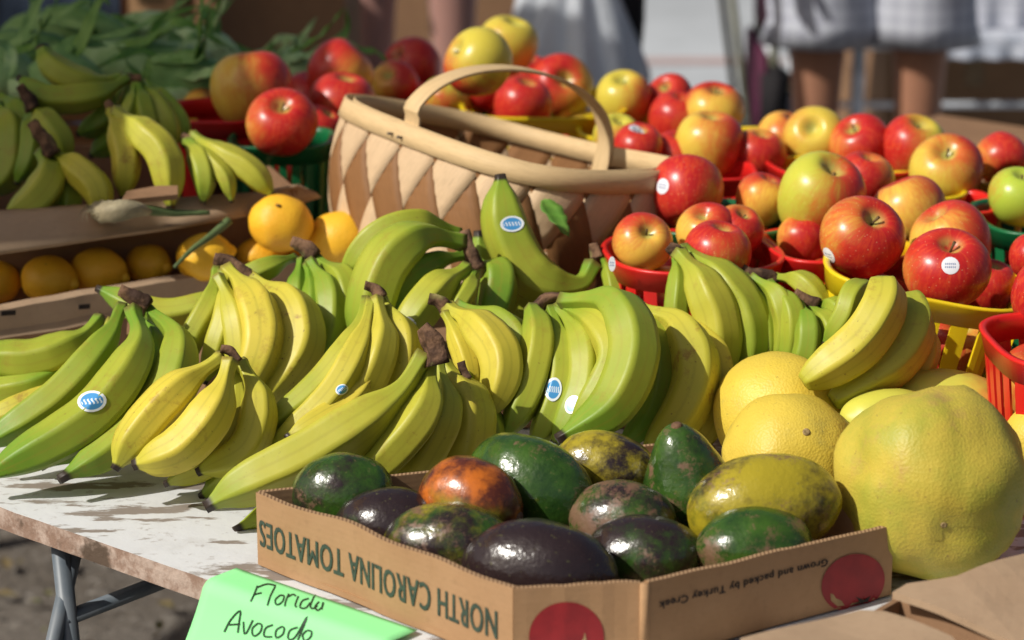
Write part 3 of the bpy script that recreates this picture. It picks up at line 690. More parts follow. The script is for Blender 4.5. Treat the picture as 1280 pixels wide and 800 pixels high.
# spring onion with papery bulb on the flap
ONI = simple('papery_husk', (.34, .29, .18), (.24, .20, .12), 60, .7, .5); GST = simple('green_onion_stalk', (.12, .17, .06), (.08, .12, .04), 40, .6, .3)
root = empty('spring_onion', D(150, 268, 2.66)); tag(root, 'wilted spring onion with pale papery bulb lying on the folded cardboard flap', 'spring onion')
def osurf(u, v, z): return W(u, v, z)
P = catmull([W(116, 262, .915), W(138, 266, .925), W(165, 262, .928), W(188, 264, .92)], 14)
wpart('bulb', tube_me('bulb', P, lambda t: .003+.009*math.sin(math.pi*min(1, t*.9+.1))**.8, 12, False, .12, .25, 3), ONI, root)
wpart('stalk', tube_me('stalk', catmull([W(180, 262, .922), W(215, 266, .915), W(262, 266, .912)], 16), lambda t: .006*(1-.6*t), 8, False, 0, .15), GST, root)
for k in range(7):
    a = W(124+k*6, 262+(k % 3)*3, .922); wpart('husk_strip', tube_me('husk_strip', catmull([a, a+Vector((-.015-.004*k, -.008*(k % 2), .004)), a+Vector((-.022, -.02+.006*k, -.008))], 6), lambda t: .002*(1-t)+.0004, 5, flat=.4), ONI, root)
o = link('garlic_scape', tube_me('garlic_scape', catmull([D(286, 276, 2.86), D(262, 296, 2.84), D(240, 312, 2.82), D(218, 334, 2.80)], 16), lambda t: .0045*(1.2-.8*t), 8), GST); tag(o, 'thin dark green stalk dipping from the flap across a lemon', 'stalk')

# ------------------------------------------------------------ back left bananas
LG = 'banana bunches in the shaded back left box'
def lb(crown, cw, cd, lab, f): return bunch(crown, cw, cd, lab, f, LG)
lb([(166, 92), (160, 104)], 16, 3.06, 'back left bunch with two big green bananas curving out to the left above the others', [
 ([(160, 98), (118, 118), (60, 122), (22, 96)], 48, 3.04, 3.00, .38, dict(bulge=.02)),
 ([(154, 96), (108, 104), (66, 84), (52, 58)], 48, 3.07, 3.07, .48, dict(bulge=.01, prof=lambda t: prof_s(t) if t < .8 else max(prof_s(t), .7-(t-.8)*1.2))),
 ([(162, 104), (140, 126), (128, 150), (96, 168)], 44, 3.08, 3.04, .25),
 ([(164, 104), (152, 140), (142, 172), (112, 196)], 44, 3.08, 3.05, .2)])
lb([(164, 98), (176, 100)], 14, 3.02, 'back left bunch whose slim green necks hang like a fan beside the corn', [
 ([(168, 104), (164, 132), (150, 160), (140, 185)], 28, 3.02, 3.0, .3),
 ([(172, 104), (180, 134), (184, 160), (176, 190)], 36, 3.02, 3.0, .3),
 ([(176, 103), (200, 136), (212, 162), (214, 190)], 40, 3.03, 3.01, .35),
 ([(180, 102), (208, 128), (226, 156), (230, 186)], 34, 3.05, 3.02, .25)])
lb([(134, 126), (142, 140)], 15, 2.94, 'back left bunch of two yellowing bananas hanging towards the cardboard flap', [
 ([(138, 138), (150, 168), (158, 200), (154, 250)], 48, 2.94, 2.90, .8, dict(spots=.9)),
 ([(144, 138), (178, 166), (206, 200), (214, 262)], 56, 2.93, 2.88, .75, dict(bulge=.02, spots=.4))])
lb([(24, 108), (34, 122), (42, 136)], 24, 2.97, 'back left bunch with a purple brown stalk just above another purple stalk', [
 ([(38, 132), (58, 152), (76, 176), (84, 205)], 42, 2.99, 2.96, .45, dict(spots=.6)),
 ([(34, 134), (40, 165), (36, 200), (20, 230)], 40, 3.02, 2.98, .2)])
lb([(40, 152), (54, 174), (68, 194)], 26, 2.90, 'back left bunch lowest to the left with a long purple stalk, bananas behind the flap', [
 ([(52, 190), (62, 222), (44, 252), (4, 276)], 62, 2.92, 2.87, .48, dict(bulge=.015)),
 ([(68, 192), (98, 212), (122, 238), (126, 276)], 50, 2.91, 2.87, .75, dict(spots=.4)),
 ([(60, 194), (82, 230), (86, 256), (74, 290)], 46, 2.94, 2.90, .4)])
lb([(-20, 120), (-8, 130)], 18, 2.96, 'dark green bunch cut off by the left edge of the picture at the back', [
 ([(-6, 130), (14, 160), (12, 210), (-20, 244)], 60, 3.06, 3.02, .4),
 ([(0, 120), (22, 140), (30, 180), (20, 230)], 50, 3.08, 3.04, .15)])
lb([(228, 168), (238, 176)], 15, 2.94, 'back left bunch nearest the red basket with three slim spreading bananas', [
 ([(232, 176), (248, 200), (256, 224), (254, 254)], 38, 2.93, 2.89, .5),
 ([(236, 174), (262, 200), (282, 222), (290, 254)], 28, 2.93, 2.89, .55),
 ([(240, 168), (272, 192), (310, 212), (342, 246)], 46, 2.94, 2.90, .6, dict(bulge=.015))])

# ------------------------------------------------------------ berry baskets
def sq(t, a, e=3.2):
    c, s = math.cos(t), math.sin(t); k = (abs(c)**e+abs(s)**e)**(-1/e); return a*k*c, a*k*s
BK = []
def berry_basket(u, v, hw, mat, lab, yaw=0, tilt=(0, 0), h=.155, rimz=.908, ns=6, e=3.4):
    p = W(u, v, rimz); root = empty('berry_basket', (p.x, p.y, rimz-h)); tag(root, lab, 'basket', 'plastic berry baskets of apples')
    root.rotation_euler = (R(tilt[0]), R(tilt[1]), R(yaw))
    N = 72; prof = [(hw-.006, h-.022), (hw-.0025, h-.022), (hw+.002, h-.002), (hw+.0035, h), (hw+.0015, h+.002), (hw-.0035, h+.001), (hw-.004, h-.004), (hw-.0075, h-.022)]
    vs = []; fs = []; npf = len(prof)
    for k in range(N):
        t = 2*math.pi*k/N
        for r, z in prof: x, y = sq(t, r, e); vs.append((x, y, z))
    for k in range(N):
        for j in range(npf): a = k*npf+j; b = k*npf+(j+1) % npf; c = ((k+1) % N)*npf+(j+1) % npf; d = ((k+1) % N)*npf+j; fs.append((a, d, c, b))
    link('rim', mesh('rim', vs, fs), mat, root)
    hb = hw*.80
    vs = []; fs = []; prof = [(.002, .003), (hb-.002, .003), (hb+.0005, .022), (hb+.003, .022), (hb+.001, .0), (.002, 0)]; npf = len(prof)
    for k in range(N):
        t = 2*math.pi*k/N
        for r, z in prof: x, y = sq(t, r, e); vs.append((x, y, z))
    for k in range(N):
        for j in range(npf): a = k*npf+j; b = k*npf+(j+1) % npf; c = ((k+1) % N)*npf+(j+1) % npf; d = ((k+1) % N)*npf+j; fs.append((a, d, c, b))
    link('base', mesh('base', vs, fs), mat, root)
    # upright slats, five or six a side, open slots between
    for side in range(4):
        for i in range(ns):
            f0_ = -math.pi/4+math.pi/2*(i+.10)/ns; f1_ = -math.pi/4+math.pi/2*(i+.70)/ns
            vs = []; fs = []; m_ = 3
            for z, r in ((.018, hb), (h-.019, hw-.0052)):
                for q in range(m_+1):
                    t = side*math.pi/2+f0_+(f1_-f0_)*q/m_
                    x, y = sq(t, r+.0028, e); x2, y2 = sq(t, r+.0003, e); vs += [(x, y, z), (x2, y2, z)]
            s = (m_+1)*2
            for q in range(m_):
                a = q*2; fs += [(a, a+2, a+2+s, a+s), (a+1, a+1+s, a+3+s, a+3)]
            fs += [(0, s, s+1, 1), (s-2, s-1, 2*s-1, 2*s-2)]
            link('slat', mesh('slat', vs, fs), mat, root, False)
    BK.append((root, hw, h, rimz, lab)); return root
berry_basket(866, 314, .092, PRED, 'bright red berry basket beside the woven basket with a sticker on its rim', 8, e=2.6)
berry_basket(1130, 337, .104, PYEL, 'yellow berry basket at the front right holding two big red apples', -10, (0, 9), h=.155, rimz=.912)
berry_basket(1362, 425, .092, PRED, 'red berry basket cut off by the right edge of the picture', 5, rimz=.91)
berry_basket(1046, 305, .075, PRED, 'red berry basket mostly hidden between the centre red one and the yellow front one', 10)
berry_basket(894, 272, .082, PGRN, 'green berry basket behind the centre red one, under the upside down apple', 0, e=2.8)
berry_basket(886, 212, .055, PRED, 'small red berry basket right under the round yellow apple', 0, h=.13)
berry_basket(955, 178, .09, PYEL, 'yellow berry basket at the back, between the round yellow apple and the pale spotted one', 0)
berry_basket(812, 158, .092, PYEL, 'yellow berry basket at the back behind the right end of the woven basket', -4)
berry_basket(1050, 200, .092, PRED, 'red berry basket at the back right under the pale spotted apple', 12)
berry_basket(1128, 232, .07, PYEL, 'small yellow berry basket squeezed between two red ones at the back right', 0)
berry_basket(1178, 252, .060, PRED, 'small red berry basket under the shiny yellow and red apple at the right', 6)
berry_basket(1320, 270, .088, PGRN, 'green berry basket at the right edge under the green apple', 4)
berry_basket(1262, 214, .07, PORA, 'mustard yellow berry basket at the back right under the red apple with an open calyx', 4)
berry_basket(278, 138, .078, PRED, 'smooth dark red berry basket at the back left holding the large blushed apple', 0, ns=2, rimz=.95, h=.16, e=2.3)
berry_basket(352, 172, .062, PGRN, 'dark green berry basket left of the woven basket, in half shade', 0, rimz=.935, h=.16)
berry_basket(470, 118, .085, PRED, 'dark red berry basket hidden behind the left end of the woven basket', 0, rimz=.92)
berry_basket(680, 128, .11, PYEL, 'wide yellow berry basket behind the handle of the woven basket', 0, rimz=.92)
berry_basket(585, 140, .11, PGRN, 'green berry basket hidden behind the woven basket under the crimson apples', 0, rimz=.90)

# ------------------------------------------------------------ apples
apple(315, 113, 52, 'large yellow apple with a red cap in the dark red basket at the back left', .62, .2, (-.1, -.3), 1, spin=20, Rr=.0525, hasstem=False)
apple(256, 142, 32, 'pale orange apple lying low in the dark red basket beside the corn', .35, 0, (.8, .3), 0, spin=90, Rr=.036, hasstem=False)
apple(352, 154, 45, 'shiny red apple with yellow stem hollow in the dark green basket', 1.0, .0, (.1, .75), 2, spin=10, Rr=.0435)
apple(386, 128, 38, 'dark red apple behind the shiny one in the dark green basket', 1.3, 0, (.3, .2), 1)
apple(398, 162, 30, 'deep red apple tucked against the left corner of the woven basket', 1.3, 0, (.6, .2), 1)
apple(424, 92, 42, 'orange red apple behind the left corner of the woven basket', .85, .0, (.9, -.1), 1, spin=150)
apple(428, 130, 43, 'dark crimson apple touching the left corner of the woven basket', 1.45, 0, (.2, .1), 0, hasstem=False)
apple(515, 84, 38, 'crimson apple with its hollow to the left, above the basket rim', 1.2, .1, (-.9, .7), 0, spin=0)
apple(494, 108, 31, 'yellow orange apple leaning on the crimson one behind the basket rim', .45, .1, (-.4, .9), 1, hasstem=False)
apple(598, 78, 44, 'yellow orange apple with a greenish hollow turned left, near the top of the pile', .15, .5, (-1.5, .6), 0, spin=180)
apple(634, 57, 38, 'plain yellow apple topmost of the whole pile', -.4, .45, (.3, .2), 1, Rr=.042, hasstem=False)
apple(606, 108, 38, 'deep crimson apple seen through the basket handle', 1.5, 0, (.4, -.2), 2, hasstem=False)
apple(654, 132, 37, 'crimson apple low behind the basket, right under the handle top', 1.4, 0, (.2, .2), 1, hasstem=False)
apple(660, 98, 30, 'dark red apple filling the gap under the plain yellow one', 1.4, 0, (0, .2), 1, dd=.06)
apple(556, 122, 30, 'greenish apple barely showing over the back band of the woven basket', -.1, .8, (.2, .2), 2)
apple(700, 110, 42, 'red and yellow apple whose open green hollow faces the viewer through the handle', .62, .55, (.35, 1.8), 1, spin=150, Rr=.046)
apple(770, 172, 30, 'yellow green apple half hidden behind the right leg of the handle', -.2, .6, (.2, .4), 1)
apple(779, 126, 35, 'yellow green apple with its stem hollow on top against the grey pavement', -.05, .5, (-.05, .35), 3, spin=180, k=3) if 0 else apple(779, 126, 35, 'yellow green apple with its stem hollow on top against the grey pavement', .02, .5, (-.05, .45), 3, spin=0)
apple(838, 122, 30, 'dark crimson apple at the back with the grey pavement right behind it', 1.5, 0, (-.5, .8), 0, Rr=.042)
apple(846, 150, 36, 'bright red apple low in the yellow basket under the dark crimson one', 1.2, 0, (.2, .2), 1, hasstem=False, dd=.08)
apple(893, 138, 39, 'orange red apple with a flat yellow top, furthest right in the back yellow basket', .6, .2, (.1, .3), 2, spin=90)
apple(798, 184, 32, 'dark red apple with a small label, behind the right end of the woven basket', 1.5, 0, (.1, .3), 0, stk=(795, 158))
apple(887, 181, 43, 'round yellow apple with a red underside standing on the small red basket', .28, .25, (.1, .1), 1, spin=0, hasstem=False)
apple(846, 200, 36, 'crimson apple between the round yellow one and the woven basket', 1.4, 0, (.2, .2), 1, dd=.1)
apple(946, 196, 36, 'orange apple in the shade inside the back yellow basket', .5, 0, (.2, .2), 1, dd=.08)
apple(980, 176, 36, 'orange red apple just left of the pale spotted one', .8, 0, (.4, .2), 1, dd=.1)
apple(858, 240, 46, 'upside down red and yellow apple with a white label beside the woven basket', 1.0, .1, (.1, -.8), 1, spin=200, stk=(829, 233), hasstem=False, Rr=.041)
apple(804, 303, 38, 'cream and pink apple at the left of the centre red basket, hollow facing out', .30, .05, (.25, 1.1), 2, spin=120, Rr=.039)
apple(897, 316, 43, 'bright red apple, frontmost in the centre red basket', 1.25, 0, (.2, .1), 0, hasstem=False)
apple(884, 290, 38, 'pinkish apple with pale top behind the bright red one in the centre basket', .5, 0, (-.2, .5), 0, spin=20, hasstem=False)
apple(922, 288, 33, 'salmon pink apple at the right of the centre red basket', .7, 0, (.3, .4), 0)
apple(953, 250, 34, 'orange red apple left of the large green and orange one', .8, 0, (.3, .1), 1, spin=90, hasstem=False)
apple(1024, 248, 54, 'large green and orange apple, the tallest in the middle of the right hand pile', .42, .75, (.35, .45), 3, spin=-20, Rr=.0475)
apple(1018, 172, 40, 'pale yellow apple with two dark specks and a sunken hollow', -.2, .35, (-.3, 1.4), 0, spin=180, hasstem=False)
apple(1075, 180, 39, 'red apple between the pale spotted one and the green topped one', 1.05, 0, (-.5, .5), 2)
apple(1080, 226, 37, 'orange red apple in the middle behind the large green and orange one', .8, .1, (.2, .2), 1, spin=200)
apple(1142, 184, 41, 'yellow green apple with red cheeks and a pale stem hollow at the back right', .4, .55, (.2, .4), 1, spin=180)
apple(1183, 213, 47, 'shiny yellow apple with red cheeks and deep stem hollow on the small red basket', .42, .35, (-.15, .7), 2, spin=20)
apple(1252, 198, 34, 'red apple with a dark open calyx at the back right', .95, .1, (.35, 7.2), 1, spin=30)
apple(1274, 246, 39, 'green apple at the right edge in the green basket', -.5, 1.2, (.1, .3), 0)
apple(1137, 264, 48, 'pale orange apple behind the two big red ones', .7, .05, (-.4, -.2), 0, spin=60, hasstem=False)
apple(1190, 302, 50, 'pinkish striped apple right behind the red one with the label', .52, 0, (-.6, .1), 1, spin=30, hasstem=False)
apple(1003, 300, 32, 'pink apple low behind the left big red apple', .9, 0, (0, 0), 1, dd=.10)
apple(1077, 297, 54, 'big red apple with a label on its left side in the yellow front basket', 1.0, .25, (.42, .75), 2, spin=0, Rr=.0455, zmin=.945, stk=(1038, 318))
apple(1183, 337, 55, 'big glossy red apple whose label faces the viewer in the yellow front basket', 1.25, .1, (.05, .45), 2, spin=0, Rr=.0455, stk=(1188, 332))
apple(1236, 358, 34, 'dark red apple in the shade at the right inside the yellow front basket', 1.5, 0, (.2, .2), 1, zmin=.89, dd=.04, hasstem=False)
apple(1314, 370, 50, 'salmon red apple cut off by the right edge of the picture in the red basket', .95, 0, (.4, .2), 1, hasstem=False)
apple(1292, 322, 32, 'red apple at the right edge between the green basket and the salmon one', 1.1, 0, (.2, .2), 0)
apple(1160, 440, 48, 'orange red apple seen through the slots of the yellow front basket', .85, .1, (0, .1), 1, dd=.07, zmin=.83)
apple(1090, 410, 46, 'red apple deep inside the yellow front basket, seen through the left slots', 1.1, .1, (0, .1), 1, dd=.1, zmin=.83)
apple(848, 385, 44, 'orange apple low in the centre red basket, seen through its slots', .6, .1, (0, .1), 1, dd=.05, zmin=.83)
apple(1320, 480, 48, 'red apple low in the right hand red basket', 1.1, .1, (0, .1), 1, zmin=.83)
BNAMES = ['red basket beside the woven basket', 'yellow front basket', 'red basket at the right edge', 'mostly hidden red basket', 'green basket behind the centre red one',
 'small red basket under the round yellow apple', 'yellow basket right of the round yellow apple', 'back yellow basket behind the woven one', 'back right red basket', 'small back right yellow basket',
 'small red basket at the right', 'green basket at the right edge', 'mustard basket at the back right', 'dark red basket at the back left', 'dark green basket left of the woven one',
 'dark red basket hidden by the woven one', 'wide yellow basket behind the handle', 'green basket hidden behind the woven one']
# the lower layer that fills each basket and carries the pile
for root_, hw, h, rz_, lb_ in BK:
    r_ = .038 if hw < .08 else .042; q_ = hw*.93-r_-.004; ang0 = random.uniform(-.3, .3)
    spots_ = [(-q_, -q_), (q_, -q_), (-q_, q_), (q_, q_)] if hw > .07 else [(-q_*.9, 0), (q_*.9, 0)]
    M_ = Matrix.Translation(root_.location) @ root_.rotation_euler.to_matrix().to_4x4()
    for i_, (x_, y_) in enumerate(spots_):
        p_ = M_ @ Vector((x_*.82, y_*.82, h-.048-random.uniform(0, .012)))
        if any((o_.location-p_).length < (r_+o_.scale.x*.0455)*.72 for o_ in APL): continue
        o = link('apple', AP[random.randrange(3)], APPLE); s_ = r_/.0455; o.scale = (s_, s_, s_); o.location = p_
        o.rotation_euler = (random.uniform(-.7, .7), random.uniform(-.7, .7), random.uniform(0, 6)); o['blush'] = random.choice([.5, .9, 1.2, 1.3]); o['green'] = .15
        n_ = BNAMES[BK.index((root_, hw, h, rz_, lb_))]; cn_ = ('left front', 'right front', 'left back', 'right back')[i_] if hw > .07 else ('left', 'right')[i_]
        APL.append(o); tag(o, 'apple low at the '+cn_+' of the '+n_, 'apple', 'lower layer of apples in the berry baskets')
# label on the rim of the centre red basket
pr = D(765, 330, 2.60); vs = [pr+Vector((math.cos(a)*.006*(.6), -.001*math.cos(a), math.sin(a)*.008)) for a in [k*math.pi/8 for k in range(16)]]
me = mesh('sticker', vs, [tuple(range(16))]); ul = me.uv_layers.new(name='UVMap')
for lp in me.loops: a = lp.vertex_index*math.pi/8; ul.data[lp.index].uv = (.5+.5*math.cos(a), .5+.5*math.sin(a))
rb = bpy.data.objects['berry_basket']; o = link('sticker', me, STKW, None, False); bpy.context.view_layer.update(); o.parent = rb; o.matrix_parent_inverse = rb.matrix_world.inverted()

SCAR = simple('pale_scar', (.42, .30, .14), (.22, .15, .06), 300, .8)
# ------------------------------------------------------------ pomelos, grapefruit, mangoes
Rb = .0825; pb = DW(1160, 603, .75+Rb)
ellip('pomelo', 1163, 604, .75+Rb, .082, .081, .083, (0, 90, 10), POMELO, 'huge green yellow pomelo with a puckered navel, nearest on the right', 'pomelo', None, seed=2, wob=.12,
      dim=(Vector((.24, -.93, -.14)).normalized() if 0 else Vector((.15, -.97, -.2)).normalized(), .16, .006))
pom = bpy.data.objects['pomelo']; pom.rotation_euler = (0, 0, 0)
for vv in pom.data.vertices:
    q_ = vv.co.normalized(); e_ = (abs(q_.x)**2.5+abs(q_.z)**2.5)**(1/2.5)/max(1e-6, math.hypot(q_.x, q_.z)); vv.co.x *= 1/e_**.6; vv.co.z *= 1/e_**.6
    n0 = Vector((.0, -.97, -.14)).normalized(); t_ = math.acos(max(-1, min(1, q_.dot(n0)))); az_ = math.atan2(q_.z, q_.x); vv.co *= 1+.010*math.cos(az_*7+1)*math.exp(-(t_/.7)**2)
link('navel', lathe('navel', [(.0005, .0005), (.0015, .0012), (.0025, .001), (.004, -.001)], 10), SCAR, pom)
nav = bpy.data.objects['navel']
ellip('grapefruit', 988, 568, .808, .064, .060, .057, (0, 0, 20), GRAPEF, 'yellow grapefruit with a pale stem scar between the avocados and the pomelo', 'grapefruit', None, seed=5, wob=.06, dim=(Vector((.25, -.7, .6)).normalized(), .14, .003))
ellip('grapefruit', 974, 518, .815, .065, .058, .060, (0, 0, -15), GRAPEF, 'yellow grapefruit with green flecks behind the one with the stem scar', 'grapefruit', None, seed=8, wob=.05)
for g, dv, sz in ((bpy.data.objects['grapefruit'], Vector((.15, -.75, .62)), 1), (bpy.data.objects['grapefruit.001'], Vector((.45, -.3, .85)), .8)):
    from mathutils.bvhtree import BVHTree
    bv = BVHTree.FromPolygons([x.co.copy() for x in g.data.vertices], [tuple(p.vertices) for p in g.data.polygons]); q = g.rotation_euler.to_matrix().inverted(); d = (q @ dv).normalized(); h = bv.ray_cast(d*.3, -d)
    s = link('stem_scar', lathe('stem_scar', [(.0005, .0006), (.0018*sz, .001), (.0026*sz, .0012), (.0034*sz, .0004), (.0044*sz, -.001)], 12), SCAR, g); s.location = h[0]; s.rotation_mode = 'QUATERNION'; s.rotation_quaternion = Vector((0, 0, 1)).rotation_difference(d)
bv = BVHTree.FromPolygons([x.co.copy() for x in pom.data.vertices], [tuple(p.vertices) for p in pom.data.polygons]); d = Vector((.0, -.97, -.14)).normalized(); h = bv.ray_cast(d*.3, -d); nav.location = h[0]; nav.rotation_mode = 'QUATERNION'; nav.rotation_quaternion = Vector((0, 0, 1)).rotation_difference(d)
ellip('mango', 1184, 512, 2.45, .070, .040, .040, (0, 8, -8), MANGO, 'yellow green mango with a red end lying between the pomelo and the yellow basket', 'mango', None, True, seed=6)
ellip('mango', 1112, 524, 2.40, .05, .032, .030, (0, 0, 12), MANGO, 'small yellow mango peeping over the left shoulder of the pomelo', 'mango', None, True, seed=9)['x'] = 1
ellip('grapefruit', 1302, 552, 2.33, .036, .034, .036, (0, 0, 5), GRAPEF, 'yellow grapefruit cut off by the right edge of the picture beside the pomelo', 'grapefruit', None, True, seed=11)

# ------------------------------------------------------------ avocado box
RZ = .82; BZ = .752
cL = W(320, 615, RZ); cF = W(641, 735, RZ); cK = W(806, 728, RZ); cR = W(1117, 657, RZ-.005)
cB = cL+(cR-cK)*1.02; cB2 = W(700, 562, RZ); cB = W(835, 552, RZ)
cRi = cR + (cB-cR)*.16
root = empty('avocado_box', (cF.x, cF.y, BZ)); tag(root, 'open cardboard tomato box full of avocados, printed upside down with green words and red tomatoes', 'cardboard box')
def cpanel(p, q, z1, n, wav, seed, name, zt=None, mat=CARD):
    me = panel(name, p, q, BZ, z1, .0055, n, wav, seed, zt); me.materials.append(mat); me.materials.append(CEDGE)
    for f in me.polygons:
        if f.normal.z > .7: f.material_index = 1
    WALLS.append(([v.co.copy() for v in me.vertices], [tuple(f.vertices) for f in me.polygons])); o = link(name, me, None, root, False); off(o, root.location); return o
WALLS = []
cpanel(cL, cF, RZ, 24, .0035, 3, 'wall'); cpanel(cF+Vector((.0006, 0, 0)), cK-Vector((.0035, 0, 0)), RZ, 10, .0025, 4, 'wall'); cpanel(cK+Vector((.003, 0, 0)), cR, RZ, 16, .003, 5, 'wall', RZ-.004)
cpanel(cR+Vector((0, .006, 0)), cB, RZ-.006, 12, .003, 6, 'wall', RZ); cpanel(cB+Vector((-.006, .002, 0)), cL+Vector((.002, .007, 0)), RZ-.002, 18, .003, 7, 'wall', RZ-.001)
o = wpart('corner_fold', tube_me('corner_fold', [Vector((cK.x, cK.y, BZ)), Vector((cK.x, cK.y, RZ-.001))], .0042, 8), CARD, root)
me = mesh('bottom', [Vector((p.x, p.y, BZ+.001+k*.005)) for k in (0, 1) for p in (cL, cF, cK, cR, cB)], [(4, 3, 2, 1, 0), (5, 6, 7, 8, 9)]+[(i, (i+1) % 5, 5+(i+1) % 5, 5+i) for i in range(5)])
wpart('bottom', me, CARD, root, False)
# printing (upside down), laid onto the bowed walls
from mathutils.bvhtree import BVHTree
wv_, wf_ = [], []
for a_, b_ in WALLS: wf_ += [tuple(i+len(wv_) for i in f) for f in b_]; wv_ += a_
WB = BVHTree.FromPolygons(wv_, wf_)
def onwall(p, nn, lift):
    h = WB.ray_cast(p+nn*.02, -nn, .05); return h[0]+nn*lift if h[0] else p

def print_text(txt, p, q, zc, hgt, mat, inset=.0015, t0=.05, t1=.95, bold=0, name='lettering'):
    """upside-down text on the panel p->q: reads from q to p"""
    cu = bpy.data.curves.new(name, 'FONT'); cu.body = txt; cu.size = 1; cu.space_character = 1.08; cu.resolution_u = 3
    tmp = bpy.data.objects.new(name, cu); COL.objects.link(tmp); bpy.context.view_layer.update()
    me = bpy.data.meshes.new_from_object(tmp); bpy.data.objects.remove(tmp)
    xs = [v.co.x for v in me.vertices]; ys_ = [v.co.y for v in me.vertices]; x0, x1, y0, y1 = min(xs), max(xs), min(ys_), max(ys_)
    d = Vector((q.x-p.x, q.y-p.y, 0)); nn = Vector((d.y, -d.x, 0)).normalized()
    for v in me.vertices:
        s = t1+(t0-t1)*(v.co.x-x0)/(x1-x0); h = (v.co.y-y0)/(y1-y0)
        v.co = onwall(Vector((p.x, p.y, zc)) + d*s - Vector((0, 0, hgt*(h-.5))), nn, .0005)
    if bold:      # a second impression slightly aside makes the strokes heavy
        dd_ = d.normalized()*bold; vv_ = [v.co.copy() for v in me.vertices]; ff_ = [tuple(f.vertices) for f in me.polygons]; k_ = len(vv_)
        vs_ = list(vv_); fs_ = list(ff_)
        for j_, (sx_, sz_) in enumerate(((1, 0), (0, 1), (1, 1))):
            vs_ += [v+dd_*sx_+Vector((0, 0, bold*.6*sz_))+nn*.0001*(j_+1) for v in vv_]; fs_ += [tuple(i+k_*(j_+1) for i in f) for f in ff_]
        me = mesh(name, vs_, fs_)
    return wpart(name, me, mat, root, False)
def blob(name, pts, p, q, mat, inset):      # flat print on the panel, from image points
    d = Vector((q.x-p.x, q.y-p.y, 0)); nn = Vector((d.y, -d.x, 0)).normalized(); pl = p+nn*inset
    cu_ = sum(q[0] for q in pts)/len(pts); cv_ = sum(q[1] for q in pts)/len(pts); k_ = len(pts); V_ = [(cu_, cv_)]; F_ = []
    for r in range(1, 6): V_ += [(cu_+(u-cu_)*r/5, cv_+(v-cv_)*r/5) for u, v in pts]
    for i in range(k_):
        F_.append((0, 1+i, 1+(i+1) % k_))
        for r in range(4): a_ = 1+r*k_+i; b_ = 1+r*k_+(i+1) % k_; F_.append((a_, a_+k_, b_+k_, b_))
    me = mesh(name, [onwall(RP(u, v, p, nn), nn, .0004+(inset-.003)*.5) for u, v in V_], F_); return wpart(name, me, mat, root, False)
def proud(p, q, k): return k
print_text('NORTH CAROLINA TOMATOES', cL, cF, RZ-.0370, .0245, INK, .0042, .012, .945, .0011)
print_text('Grown and packed by Turkey Creek', cK, cR, RZ-.0215, .0085, INKB, .0036, .05, .72, .0004, 'small_print')
ell = lambda cx, cy, a, b, n=40, r=0: [(cx+a*math.cos(t)*math.cos(r)-b*math.sin(t)*math.sin(r), cy+a*math.cos(t)*math.sin(r)+b*math.sin(t)*math.cos(r)) for t in [2*math.pi*k/n for k in range(n)]]
blob('tomato_print', ell(708, 796, 47, 44), cF, cK, INKR, .0032)
blob('tomato_print', ell(1065, 728, 41, 35, r=-.5), cK, cR, INKR, .0038)
blob('tomato_highlight', [(1036, 741), (1037, 750), (1045, 757), (1054, 756), (1050, 750), (1043, 747), (1040, 742)], cK, cR, CREAM, .0044)
blob('tomato_highlight', [(731, 790), (733, 800), (728, 812), (722, 815), (724, 806), (729, 798)], cF, cK, CREAM, .0037)
st = []
for k in range(10):
    a = math.pi*2*k/10-.4; r = 14 if k % 2 else 4; st.append((1078+r*1.2*math.cos(a), 752+r*.7*math.sin(a)))
blob('tomato_calyx', st, cK, cR, INKB, .0047)

# ------------------------------------------------------------ avocados
AG = 'avocados in the tomato box'
def avo(u, v, z, a, b, c, rot, lab, dark=.5, yellow=.3, brown=.3, neck=0, mat=AVO, seed=0):
    o = ellip('avocado', u, v, z+(.004 if seed in (2, 3, 4, 9, 12) else .006 if seed == 8 else .013), a*1.04, b*1.06, c*1.05, rot, mat, lab, 'avocado', AG, neck=neck, seed=seed, wob=.045)
    o['dark'] = dark; o['yellow'] = yellow; o['brown'] = brown
    s = link('stem_scar', lathe('stem_scar', [(.001, .0025), (.004, .002), (.0055, 0), (.006, -.003)], 10), CROWN, o); s.rotation_euler = (0, R(90), 0); s.location = (a*1.025, 0, 0); return o
avo(428, 618, .797, .046, .034, .035, (0, -6, -8), 'dark green avocado in the left corner of the tomato box', .15, 0, .3, seed=1)
avo(487, 660, .797, .048, .034, .034, (0, -5, -12), 'dark purple avocado second from the left along the lettered wall', .55, .1, .1, seed=2)
avo(562, 682, .797, .054, .036, .036, (0, 0, -8), 'green and purple avocado third along the lettered wall', .25, .4, .35, seed=3)
avo(674, 715, .795, .064, .040, .042, (0, 2, -14), 'large dark purple avocado at the front corner of the box', .72, .05, .0, seed=4)
avo(588, 626, .812, .046, .034, .036, (0, 10, -25), 'rust orange avocado in the middle left of the box', mat=AVO_RUST, seed=5)
avo(664, 610, .808, .060, .038, .044, (0, 18, -30), 'long green avocado lying across the middle of the box', -.1, .15, .3, seed=6)
avo(756, 584, .812, .046, .030, .031, (0, 6, -10), 'mottled yellow avocado at the back wall of the box', .15, 1.1, .1, seed=7)
avo(778, 652, .800, .046, .034, .034, (0, 0, -15), 'corky brown avocado in the centre of the box', .2, 0, .5, seed=8)
avo(806, 695, .792, .048, .036, .034, (0, 0, -10), 'dark avocado with a brown scabby side by the front wall', .42, .1, .25, seed=9)
avo(860, 608, .808, .058, .040, .040, (0, -102, 20), 'pear shaped dark green avocado with its neck pointing up', .12, .1, .35, neck=.50, seed=10)
